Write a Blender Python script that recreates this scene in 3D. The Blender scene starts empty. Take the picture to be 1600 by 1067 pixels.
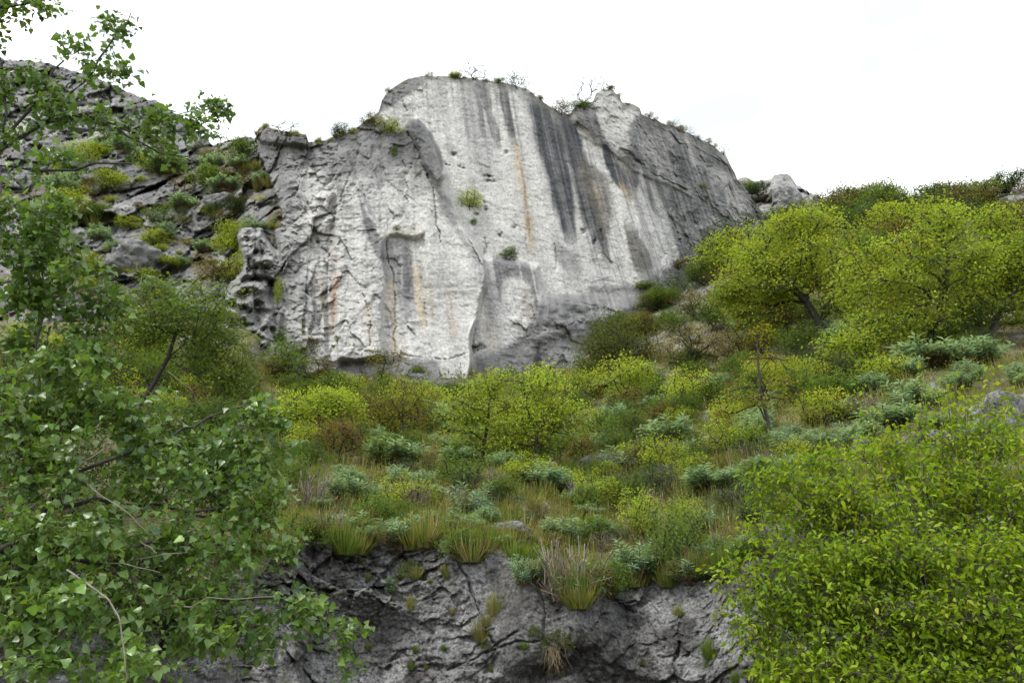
import bpy, math, random
import numpy as np
from mathutils import Vector, Matrix

SC = bpy.context.scene
COL = SC.collection
# ------------------------------------------------------------------ camera, sky, sun, exposure
CAM_H, PITCH, LENS, W, H = 1.7, math.radians(24.0), 28.0, 1600.0, 1067.0
F = LENS / 36.0 * W
cam_d = bpy.data.cameras.new('camera'); cam = bpy.data.objects.new('camera', cam_d); COL.objects.link(cam)
cam.location = (0, 0, CAM_H); cam.rotation_euler = (math.pi / 2 + PITCH, 0, 0)
cam_d.lens = LENS; cam_d.sensor_width = 36.0; cam_d.clip_start = 0.05; cam_d.clip_end = 3000
SC.camera = cam
SUN_EL, SUN_AZ = math.radians(58), math.radians(232)      # azimuth clockwise from +Y
world = bpy.data.worlds.new('World'); SC.world = world; world.use_nodes = True
def build_world():
    nt = world.node_tree; N = nt.nodes; L = nt.links
    bg = N['Background']
    sky = N.new('ShaderNodeTexSky'); sky.sky_type = 'NISHITA'; sky.sun_disc = False
    sky.sun_elevation = SUN_EL; sky.sun_rotation = SUN_AZ
    tc = N.new('ShaderNodeTexCoord'); mp = N.new('ShaderNodeMapping'); mp.inputs['Scale'].default_value = (1, 1, 2.2); mp.inputs['Rotation'].default_value = (0, 0, math.radians(-45))
    nz = N.new('ShaderNodeTexNoise'); nz.inputs['Scale'].default_value = 2.1; nz.inputs['Detail'].default_value = 5
    rp = N.new('ShaderNodeValToRGB'); rp.color_ramp.elements[0].position = .40; rp.color_ramp.elements[1].position = .55
    rp.color_ramp.elements[0].color = (.42, .445, .46, 1); rp.color_ramp.elements[1].color = (1, 1, 1, 1)
    ml = N.new('ShaderNodeMix'); ml.data_type = 'RGBA'; ml.blend_type = 'MULTIPLY'; ml.inputs['Factor'].default_value = 1
    ml.inputs['B'].default_value = (11.5, 11.7, 11.9, 1)
    mx = N.new('ShaderNodeMix'); mx.data_type = 'RGBA'; mx.inputs['Factor'].default_value = .93
    L.new(tc.outputs['Generated'], mp.inputs['Vector']); L.new(mp.outputs[0], nz.inputs['Vector'])
    L.new(nz.outputs['Fac'], rp.inputs['Fac']); L.new(rp.outputs[0], ml.inputs['A'])
    L.new(sky.outputs[0], mx.inputs['A']); L.new(ml.outputs['Result'], mx.inputs['B'])
    L.new(mx.outputs['Result'], bg.inputs['Color']); bg.inputs['Strength'].default_value = 0.1
build_world()
sun_d = bpy.data.lights.new('sun', 'SUN'); sun = bpy.data.objects.new('sun', sun_d); COL.objects.link(sun)
sun_d.energy = 1.5; sun_d.angle = math.radians(14); sun_d.color = (1, .965, .91)
sd = Vector((math.sin(SUN_AZ) * math.cos(SUN_EL), math.cos(SUN_AZ) * math.cos(SUN_EL), math.sin(SUN_EL)))
sun.rotation_euler = sd.to_track_quat('Z', 'Y').to_euler()
SC.view_settings.view_transform = 'Standard'; SC.view_settings.look = 'None'
SC.view_settings.exposure = 1.1; SC.view_settings.gamma = 1; SC.view_settings.use_curve_mapping = False
SC.cycles.max_bounces = 6; SC.cycles.diffuse_bounces = 3; SC.cycles.transmission_bounces = 3
SC.cycles.use_adaptive_sampling = True; SC.cycles.adaptive_threshold = 0.01

# ------------------------------------------------------------------ numeric helpers
rng = np.random.default_rng(11)
SP, CP = math.sin(PITCH), math.cos(PITCH)
def unproj(px, py, Y):
    """world point seen in direction (px,py) of the survey photograph at forward distance Y"""
    px, py, Y = np.broadcast_arrays(np.asarray(px, float), np.asarray(py, float), np.asarray(Y, float))
    r = (px - W / 2) / F; u = (H / 2 - py) / F
    dy = CP - u * SP; dz = SP + u * CP
    t = Y / dy
    return np.stack([r * t, Y, CAM_H + dz * t], -1)
def mpp(px, py, Y):
    """metres per photograph pixel at that place"""
    u = (H / 2 - py) / F
    return (Y / (CP - u * SP)) / F
def smooth(x):
    x = np.clip(x, 0, 1); return x * x * (3 - 2 * x)
def _h(ix, iy, iz, s):
    n = (ix.astype(np.int64) * 374761393 + iy.astype(np.int64) * 668265263 + iz.astype(np.int64) * 2147483647 + s * 974634111) & 0xFFFFFFFF
    n = ((n ^ (n >> 13)) * 1274126177) & 0xFFFFFFFF
    n = ((n ^ (n >> 16)) * 2246822519) & 0xFFFFFFFF
    return ((n ^ (n >> 15)) & 0xFFFFFF) / float(0xFFFFFF)
def vnoise(P, s=0):
    I = np.floor(P).astype(np.int64); f = P - I; f = f * f * f * (f * (f * 6 - 15) + 10)
    out = 0
    for dx in (0, 1):
        wx = f[..., 0] if dx else 1 - f[..., 0]
        for dy in (0, 1):
            wy = f[..., 1] if dy else 1 - f[..., 1]
            for dz in (0, 1):
                wz = f[..., 2] if dz else 1 - f[..., 2]
                out = out + wx * wy * wz * _h(I[..., 0] + dx, I[..., 1] + dy, I[..., 2] + dz, s)
    return out * 2 - 1
def fbm(P, oct=4, s=0, gain=.5, ridged=False):
    a, o, n = 1.0, 0, 0
    P = np.asarray(P, float)
    for k in range(oct):
        v = vnoise(P * (2.03 ** k) + 17.3 * k, s + k)
        if ridged: v = 1 - 2 * np.abs(v)
        o = o + a * v; n += a; a *= gain
    return o / n
def worley(P, s=0):
    """F1, F2 distances and a random value of the nearest cell"""
    I = np.floor(P).astype(np.int64)
    f1 = np.full(P.shape[:-1], 9.0); f2 = f1.copy(); idv = np.zeros_like(f1)
    for dx in (-1, 0, 1):
        for dy in (-1, 0, 1):
            for dz in (-1, 0, 1):
                J = I + np.array([dx, dy, dz])
                c = np.stack([J[..., k] + _h(J[..., 0], J[..., 1], J[..., 2], s + 7 * k) for k in range(3)], -1)
                d = np.sqrt(((P - c) ** 2).sum(-1))
                near = d < f1
                f2 = np.where(near, f1, np.minimum(f2, d))
                idv = np.where(near, _h(J[..., 0], J[..., 1], J[..., 2], s + 91), idv)
                f1 = np.where(near, d, f1)
    return f1, f2, idv
def facets(P, s, A, B):
    """offset of broken planar faces (each cell its own step A and tilt B) and distance to the nearest joint"""
    I = np.floor(P).astype(np.int64); f1 = np.full(P.shape[:-1], 9.0); f2 = f1.copy(); off = np.zeros_like(f1)
    for dx in (-1, 0, 1):
        for dy in (-1, 0, 1):
            for dz in (-1, 0, 1):
                J = I + np.array([dx, dy, dz]); h = lambda k: _h(J[..., 0], J[..., 1], J[..., 2], s + k)
                c = np.stack([J[..., 0] + h(0), J[..., 1] + h(7), J[..., 2] + h(14)], -1); e = P - c; d = np.sqrt((e ** 2).sum(-1)); near = d < f1
                f2 = np.where(near, f1, np.minimum(f2, d)); f1 = np.where(near, d, f1)
                o = A * (h(91) - .5) + 2 * B * (e[..., 0] * (h(21) - .5) + e[..., 1] * (h(28) - .5) + e[..., 2] * (h(35) - .5)); off = np.where(near, o, off)
    return off, f2 - f1
def n2(px, py, sx, sy, s=0, oct=3):
    return fbm(np.stack([px / sx, py / sy, np.zeros_like(px) + s * 3.7], -1), oct, s)
class RBF:
    def __init__(self, pts):
        p = np.array(pts, float); self.c = p[:, :2] / 100; v = np.log(p[:, 2]); n = len(p)
        d = np.sqrt(((self.c[:, None] - self.c[None]) ** 2).sum(-1))
        A = np.zeros((n + 3, n + 3)); A[:n, :n] = d + np.eye(n) * -.02; A[:n, n] = 1; A[:n, n + 1:] = self.c; A[n, :n] = 1; A[n + 1:, :n] = self.c.T
        self.w = np.linalg.solve(A, np.r_[v, 0, 0, 0])
    def __call__(self, px, py):
        px, py = np.broadcast_arrays(np.asarray(px, float) / 100, np.asarray(py, float) / 100)
        o = self.w[-3] + self.w[-2] * px + self.w[-1] * py
        for (cx, cy), w in zip(self.c, self.w):
            o = o + w * np.sqrt((px - cx) ** 2 + (py - cy) ** 2)
        return np.exp(o)
def curve(pts):
    p = np.array(pts, float); return lambda x: np.interp(x, p[:, 0], p[:, 1])
def polymask(px, py, poly, soft):
    """1 inside, 0 outside, soft edge"""
    p = np.array(poly, float); n = len(p); ins = np.zeros(px.shape, bool); dmin = np.full(px.shape, 1e9)
    for i in range(n):
        a, b = p[i], p[(i + 1) % n]
        if a[1] != b[1]:
            c = (a[1] > py) != (b[1] > py)
            ins ^= c & (px < (b[0] - a[0]) * (py - a[1]) / (b[1] - a[1]) + a[0])
        e = b - a; t = np.clip(((px - a[0]) * e[0] + (py - a[1]) * e[1]) / (e @ e), 0, 1)
        dmin = np.minimum(dmin, (px - a[0] - t * e[0]) ** 2 + (py - a[1] - t * e[1]) ** 2)
    sd = np.sqrt(dmin) * np.where(ins, 1, -1)
    return smooth(.5 + sd / (2 * soft))
def polydist(px, py, path):
    p = np.array(path, float); dmin = np.full(px.shape, 1e9)
    for a, b in zip(p[:-1], p[1:]):
        e = b - a; t = np.clip(((px - a[0]) * e[0] + (py - a[1]) * e[1]) / (e @ e), 0, 1)
        dmin = np.minimum(dmin, (px - a[0] - t * e[0]) ** 2 + (py - a[1] - t * e[1]) ** 2)
    return np.sqrt(dmin)
def streak(px, py, path, width, soft=.5, fade=25):
    """path: (x,y) running downwards; width one number or one per point"""
    p = np.array(path, float); w = np.broadcast_to(np.asarray(width, float), (len(p),))
    xc = np.interp(py, p[:, 1], p[:, 0]); ww = np.interp(py, p[:, 1], w)
    d = np.abs(px - xc) / (ww / 2)
    m = smooth((1 + soft - d) / (2 * soft))
    return m * smooth((py - p[0, 1] + fade) / (2 * fade)) * smooth((p[-1, 1] + fade - py) / (2 * fade))

def crackf(px, py, path, w):
    """jagged fracture of uneven width along a path, 1 in its middle"""
    x = px + w * 1.6 * n2(px, py, w * 4, w * 4, 41, 4); y = py + w * 1.6 * n2(px, py, w * 4, w * 4, 44, 4)
    ww = w * np.clip(.62 + 1.1 * n2(px, py, w * 7, w * 7, 47, 2), .12, 1.3)
    return np.maximum(0, 1 - polydist(x, y, path) / (1.5 * ww)) ** 1.3
# ------------------------------------------------------------------ mesh helpers
def mesh_np(name, V, F3=None, F4=None, col=None, smooth_sh=False):
    """fast mesh from arrays; col per vertex (n,3)"""
    me = bpy.data.meshes.new(name)
    V = np.ascontiguousarray(V, np.float32)
    me.vertices.add(len(V)); me.vertices.foreach_set('co', V.ravel())
    parts, starts, off = [], [], 0
    for Fx, k in ((F3, 3), (F4, 4)):
        if Fx is not None and len(Fx):
            Fx = np.asarray(Fx, np.int32); parts.append(Fx.ravel()); starts.append(off + np.arange(len(Fx), dtype=np.int32) * k); off += Fx.size
    li = np.concatenate(parts); st = np.concatenate(starts)
    me.loops.add(len(li)); me.loops.foreach_set('vertex_index', li)
    me.polygons.add(len(st)); me.polygons.foreach_set('loop_start', st)
    if smooth_sh: me.polygons.foreach_set('use_smooth', np.ones(len(st), bool))
    me.update(calc_edges=True)
    if col is not None:
        a = me.color_attributes.new('Col', 'FLOAT_COLOR', 'POINT')
        c = np.ones((len(V), 4), np.float32); c[:, :3] = col; a.data.foreach_set('color', c.ravel())
    return me
def grid_faces(ny, nx):
    i = np.arange(ny * nx).reshape(ny, nx)
    return np.stack([i[:-1, :-1], i[1:, :-1], i[1:, 1:], i[:-1, 1:]], -1).reshape(-1, 4)
def link(name, me, mat=None, parent=None, kind=None):
    o = bpy.data.objects.new(name, me); COL.objects.link(o)
    if mat is not None and me is not None and not me.materials: me.materials.append(mat)
    if parent is not None: o.parent = parent
    if kind: o['kind'] = kind
    return o
def tag(o, label, cat, group=None):
    o['label'] = label; o['category'] = cat
    if group: o['group'] = group
    return o
def empty(name, loc):
    o = bpy.data.objects.new(name, None); COL.objects.link(o); o.location = loc; o.empty_display_size = .1
    return o

# ------------------------------------------------------------------ materials
def new_mat(name):
    m = bpy.data.materials.new(name); m.use_nodes = True
    return m, m.node_tree.nodes, m.node_tree.links, m.node_tree.nodes['Principled BSDF']
def mixc(N, L, a, b, fac, mode='MIX'):
    n = N.new('ShaderNodeMix'); n.data_type = 'RGBA'; n.blend_type = mode
    for s, v in (('A', a), ('B', b), ('Factor', fac)):
        if hasattr(v, 'is_output'): L.new(v, n.inputs[s])
        else: n.inputs[s].default_value = v
    return n.outputs['Result']
def ramp(N, L, src, p0, p1, c0=(0, 0, 0, 1), c1=(1, 1, 1, 1)):
    r = N.new('ShaderNodeValToRGB'); e = r.color_ramp.elements
    e[0].position = p0; e[1].position = p1; e[0].color = c0; e[1].color = c1
    L.new(src, r.inputs['Fac']); return r.outputs['Color']
def tex(N, L, scale, detail=5, rough=.6, stretch=None, dist=0.0, typ='noise'):
    tc = N.new('ShaderNodeTexCoord'); src = tc.outputs['Object']
    if stretch:
        mp = N.new('ShaderNodeMapping'); mp.inputs['Scale'].default_value = stretch; L.new(src, mp.inputs['Vector']); src = mp.outputs[0]
    if typ == 'noise':
        n = N.new('ShaderNodeTexNoise'); n.inputs['Detail'].default_value = detail; n.inputs['Roughness'].default_value = rough; n.inputs['Distortion'].default_value = dist
        out = n.outputs['Fac']
    else:
        n = N.new('ShaderNodeTexVoronoi'); n.feature = typ; out = n.outputs['Distance']
    n.inputs['Scale'].default_value = scale; L.new(src, n.inputs['Vector'])
    return out
def rock_mat(name, fine, coarse, bump, dist, speck=.35, stretch=None, rng_=(.66, 1.28)):
    m, N, L, b = new_mat(name)
    at = N.new('ShaderNodeAttribute'); at.attribute_name = 'Col'
    c = at.outputs['Color']
    n1 = tex(N, L, coarse, 7, .62, stretch); n2_ = tex(N, L, fine, 8, .7)
    c = mixc(N, L, c, ramp(N, L, n1, .32, .68, (rng_[0], rng_[0], rng_[0], 1), (rng_[1], rng_[1], rng_[1], 1)), 1.0, 'MULTIPLY')
    c = mixc(N, L, c, ramp(N, L, n2_, .36, .60, (1 - speck * 1.5, 1 - speck * 1.5, 1 - speck * 1.45, 1), (1.15, 1.15, 1.14, 1)), 1.0, 'MULTIPLY')
    L.new(c, b.inputs['Base Color']); b.inputs['Roughness'].default_value = .95; b.inputs['Specular IOR Level'].default_value = .15
    mxh = mixc(N, L, n1, n2_, .45)
    bp = N.new('ShaderNodeBump'); bp.inputs['Strength'].default_value = bump; bp.inputs['Distance'].default_value = dist
    L.new(mxh, bp.inputs['Height']); L.new(bp.outputs[0], b.inputs['Normal'])
    return m
def leaf_mat(name, transl=.35, gloss=.35, vary=.12, rough=.45):
    m, N, L, b = new_mat(name)
    at = N.new('ShaderNodeAttribute'); at.attribute_name = 'Col'
    oi = N.new('ShaderNodeObjectInfo'); hs = N.new('ShaderNodeHueSaturation')
    mr = N.new('ShaderNodeMapRange'); mr.inputs['To Min'].default_value = 1 - vary; mr.inputs['To Max'].default_value = 1 + vary
    L.new(oi.outputs['Random'], mr.inputs['Value']); L.new(mr.outputs[0], hs.inputs['Value']); L.new(at.outputs['Color'], hs.inputs['Color'])
    c = hs.outputs[0]
    L.new(c, b.inputs['Base Color']); b.inputs['Roughness'].default_value = rough; b.inputs['Specular IOR Level'].default_value = gloss
    tr = N.new('ShaderNodeBsdfTranslucent')
    tcl = mixc(N, L, c, (1.25, 1.2, .55, 1), 1.0, 'MULTIPLY'); L.new(tcl, tr.inputs['Color'])
    ms = N.new('ShaderNodeMixShader'); ms.inputs[0].default_value = transl
    L.new(b.outputs[0], ms.inputs[1]); L.new(tr.outputs[0], ms.inputs[2])
    L.new(ms.outputs[0], N['Material Output'].inputs['Surface'])
    return m
def bark_mat(name):
    m, N, L, b = new_mat(name)
    at = N.new('ShaderNodeAttribute'); at.attribute_name = 'Col'
    n = tex(N, L, 18, 6, .7, (1, 1, .35))
    c = mixc(N, L, at.outputs['Color'], ramp(N, L, n, .3, .7, (.5, .5, .5, 1), (1.5, 1.5, 1.5, 1)), 1.0, 'MULTIPLY')
    L.new(c, b.inputs['Base Color']); b.inputs['Roughness'].default_value = .9
    bp = N.new('ShaderNodeBump'); bp.inputs['Strength'].default_value = .5; bp.inputs['Distance'].default_value = .01
    L.new(n, bp.inputs['Height']); L.new(bp.outputs[0], b.inputs['Normal'])
    return m
M_CLIFF = rock_mat('cliff_limestone', 5.0, 1.0, .8, .2, .22, (1, 1, .7), (.84, 1.12))
M_REAR = rock_mat('weathered_limestone', 2.6, .5, .9, .4, .3)
M_WALL = rock_mat('lichened_rock', 18, 3.0, 1.0, .05, .5)
M_SOIL = rock_mat('soil_and_litter', 9, 1.2, .7, .06, .4)
M_LEAF = leaf_mat('leaf', .48, .08, .1, .6)
M_POPLAR = leaf_mat('poplar_leaf', .40, .7, .25, .36)
M_GRASS = leaf_mat('grass_blade', .35, .15, .05, .6)
M_BARK = bark_mat('bark')

# ------------------------------------------------------------------ the terrain, surveyed as forward distance per viewing direction
E_base = curve([(-600, 1010), (0, 1000), (200, 965), (380, 900), (440, 872), (490, 838), (600, 835), (700, 838), (770, 855), (830, 890), (900, 925), (980, 892), (1100, 895), (1180, 870), (1250, 800), (1350, 790), (1600, 780), (2300, 780)])
def E_edge(x):
    x = np.asarray(x, float); z = x * 0
    return E_base(x) + 17 * n2(x, z, 42, 1, 141, 2) + 7 * n2(x, z, 13, 1, 142, 2)
slope_rbf = RBF([(-450, 1000, 8), (0, 1000, 8.5), (200, 960, 9.5), (380, 900, 11.5), (490, 838, 13), (700, 838, 13.2), (900, 915, 12.6), (1100, 895, 12.4), (1250, 800, 12.5), (1600, 780, 12), (2200, 780, 11.5),
    (500, 780, 16), (800, 780, 16.5), (1100, 760, 16.5), (1400, 700, 15.5), (1600, 690, 15), (400, 760, 17), (200, 800, 14), (0, 800, 13), (-450, 800, 12),
    (480, 700, 23), (800, 700, 24), (1100, 690, 22), (1400, 630, 22), (1600, 610, 21), (430, 600, 44.5), (520, 600, 45.5), (600, 602, 46.5), (800, 600, 48.5), (900, 592, 48), (640, 650, 33), (1000, 600, 38), (1200, 600, 30), (1400, 550, 31), (1600, 540, 29),
    (350, 620, 30), (200, 600, 27), (0, 600, 25), (-450, 600, 22), (800, 575, 54), (600, 575, 54), (450, 575, 52), (1000, 520, 51), (1100, 450, 58), (1200, 450, 51), (1200, 400, 61), (1400, 450, 45), (1600, 430, 42),
    (1160, 300, 82), (1280, 310, 80), (1400, 340, 66), (1600, 320, 60), (2000, 300, 52), (2200, 450, 35), (2200, 650, 18), (400, 530, 44), (200, 520, 40), (0, 520, 37), (-450, 520, 33)])
def hill_Y(px, py):
    px, py = np.broadcast_arrays(np.asarray(px, float), np.asarray(py, float))
    e = E_edge(px); over = np.maximum(py - e, 0)
    Y = slope_rbf(px, np.minimum(py, e))
    if over.max() > 0:
        yb = slope_rbf(px, E_base(px)); Y = np.where(over > 0, yb + (Y - yb) * np.exp(-over / 28), Y)
    P = unproj(px, py, Y)
    am = .035 * smooth((e - py) / 60)
    Y = Y * (1 + am * fbm(P * .35, 4, 3) + am * .35 * fbm(P * 1.5, 3, 8))
    rk = polymask(px, py, [(1130, 262), (1200, 262), (1270, 286), (1285, 325), (1230, 350), (1180, 360), (1140, 330)], 10) + polymask(px, py, [(1535, 285), (1680, 270), (1680, 335), (1560, 330)], 8)
    if rk.max() > 0:
        a1, e1 = facets(P * np.array([.22, .22, .2]), 11, 3.0, 3.0); a2, e2 = facets(P * .6, 12, .9, 1.0); Y = Y + rk * (a1 + a2)
    return Y - over * .0055
def hill_pt(px, py): return unproj(px, py, hill_Y(px, py))

def wall_Y(px, py):
    """rock face under the slope: knobbly left half, smooth slabs in the middle, a dark hollow at the foot"""
    px, py = np.broadcast_arrays(np.asarray(px, float), np.asarray(py, float))
    Y = hill_Y(px, py); P = unproj(px, py, Y)
    q = P + .18 * np.stack([fbm(P * 1.1, 3, 5), fbm(P * 1.1, 3, 6), fbm(P * 1.1, 3, 7)], -1)
    a1, e1 = facets(q * np.array([.8, .8, 1.0]), 4, .24, .34); a2, e2 = facets(q * np.array([2.3, 2.3, 3.4]) + 5, 14, .13, .20); a3, e3 = facets((q + .03 * fbm(P * 6, 2, 9)[..., None]) * np.array([6.5, 6.5, 9.5]) + 9, 24, .06, .085)
    slab = polymask(px, py, [(700, 845), (790, 850), (850, 930), (870, 1010), (800, 1060), (760, 1000), (715, 900)], 18)
    slab = np.maximum(slab, polymask(px, py, [(880, 930), (950, 900), (960, 985), (920, 1020), (885, 980)], 12) * .8)
    knob = smooth((760 - px) / 120) * smooth((1000 - py) / 120) + .45
    knob = np.clip(knob, 0, 1) * (1 - .85 * slab)
    d = -.45 * fbm(P * .55, 3, 31) + knob * (a1 * .8 + a2 + a3 + .02 * np.exp(-(e1 / .04) ** 2) + .015 * np.exp(-(e2 / .07) ** 2))
    d = d - (.06 + .06 * knob) * fbm(P * np.array([3.2, 3.2, 4.5]), 5, 23, .66)
    d = d - slab * .25
    # hollow at the foot, dark joint left of the diagonal slab, small caves
    hx, hy = px + 16 * n2(px, py, 30, 22, 35), py + 16 * n2(px, py, 30, 22, 36)
    hol = polymask(hx, hy, [(815, 1062), (850, 1042), (900, 1036), (960, 1050), (1010, 1075), (1010, 1200), (800, 1200)], 16)
    d = d + .12 * hol
    for path, w, a in (([(700, 850), (730, 905), (760, 985), (775, 1010)], 5, .3), ([(838, 900), (852, 960), (850, 1000), (870, 1020)], 5, .25), ([(925, 985), (940, 962), (950, 958)], 5, .35),
                       ([(1060, 1000), (1055, 1045), (1060, 1090)], 7, .4), ([(760, 1020), (800, 1003), (860, 1000)], 4, .22), ([(700, 1045), (740, 1030), (810, 985)], 4, .2),
                       ([(470, 925), (530, 920), (600, 935)], 6, .2), ([(490, 860), (520, 870), (560, 880), (590, 905)], 6, .25), ([(980, 950), (1010, 965), (1030, 1000)], 5, .2)):
        d = d + .45 * a * crackf(px, py, path, w * .5)
    env = smooth((py - E_edge(px) + 6) / 22)
    return Y + d * env
def wall_pt(px, py): return unproj(px, py, wall_Y(px, py))

rear_rbf = RBF([(-450, 40, 72), (0, 95, 73), (200, 150, 70), (300, 205, 68), (440, 235, 57), (430, 330, 52), (420, 450, 49), (300, 480, 50), (0, 480, 50), (-450, 480, 46), (150, 300, 60), (350, 300, 57), (250, 400, 54), (0, 300, 60), (400, 600, 44), (0, 600, 43), (-450, 600, 40)])
def rear_Y(px, py):
    px, py = np.broadcast_arrays(np.asarray(px, float), np.asarray(py, float))
    Y = rear_rbf(px, py); P = unproj(px, py, Y)
    q = P + .9 * np.stack([fbm(P * .25, 3, 51), fbm(P * .25, 3, 52), fbm(P * .25, 3, 53)], -1)
    st = P[..., 2] * .16 + 1.5 * fbm(P * np.array([.09, .09, .05]), 3, 54) + .25 * fbm(P * .4, 3, 57)       # broken vegetated ledges
    saw = st - np.floor(st)
    a1, e1 = facets(q * np.array([.22, .22, .16]), 55, 1.7, 1.6); a2, e2 = facets(q * np.array([.6, .6, .5]) + 4, 56, .6, .7); a3, e3 = facets(q * np.array([1.7, 1.7, 1.5]) + 8, 58, .22, .28)
    d = .9 * (saw - .5) * smooth((py - 240) / 60) * smooth(.3 + 1.6 * fbm(P * .1, 2, 59)) + a1 + a2 + a3 + .3 * np.exp(-(e1 / .03) ** 2)
    d = d - .8 * fbm(P * .3, 5, 56, .55) - .12 * fbm(P * 2.2, 3, 58)
    return Y + d
def rear_pt(px, py): return unproj(px, py, rear_Y(px, py))

cliff_T = curve([(350, 262), (385, 250), (394, 236), (399, 214), (402, 204), (405, 199), (415, 196), (430, 203), (440, 205), (462, 208), (478, 211), (482, 222), (500, 221), (512, 220), (525, 212), (550, 205), (570, 190), (585, 182), (592, 175), (597, 157), (604, 147), (612, 138), (625, 130), (640, 124), (660, 119), (700, 119), (730, 122), (760, 125), (800, 133), (825, 140), (840, 152), (855, 165), (872, 175), (890, 180), (898, 166), (915, 160), (925, 160), (932, 145), (943, 139), (955, 141), (968, 150), (972, 160), (985, 161), (1000, 168), (1003, 178), (1030, 190), (1050, 197), (1080, 210), (1110, 225), (1135, 245), (1148, 268), (1152, 280), (1162, 290), (1175, 310), (1190, 330), (1205, 345), (1230, 360)])
cliff_base = curve([(350, 46), (400, 47), (450, 46), (520, 46.2), (600, 46.5), (700, 47.5), (800, 49), (1000, 53.5), (1100, 58), (1230, 65)])
L1 = curve([(187, 657), (205, 672), (250, 690), (275, 696), (300, 700), (330, 712), (360, 727), (390, 748), (405, 757), (450, 755), (500, 746), (540, 735), (640, 730)])
T2 = curve([(540, 160), (585, 180), (600, 186), (625, 204), (640, 190), (655, 184), (660, 190)])
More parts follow.
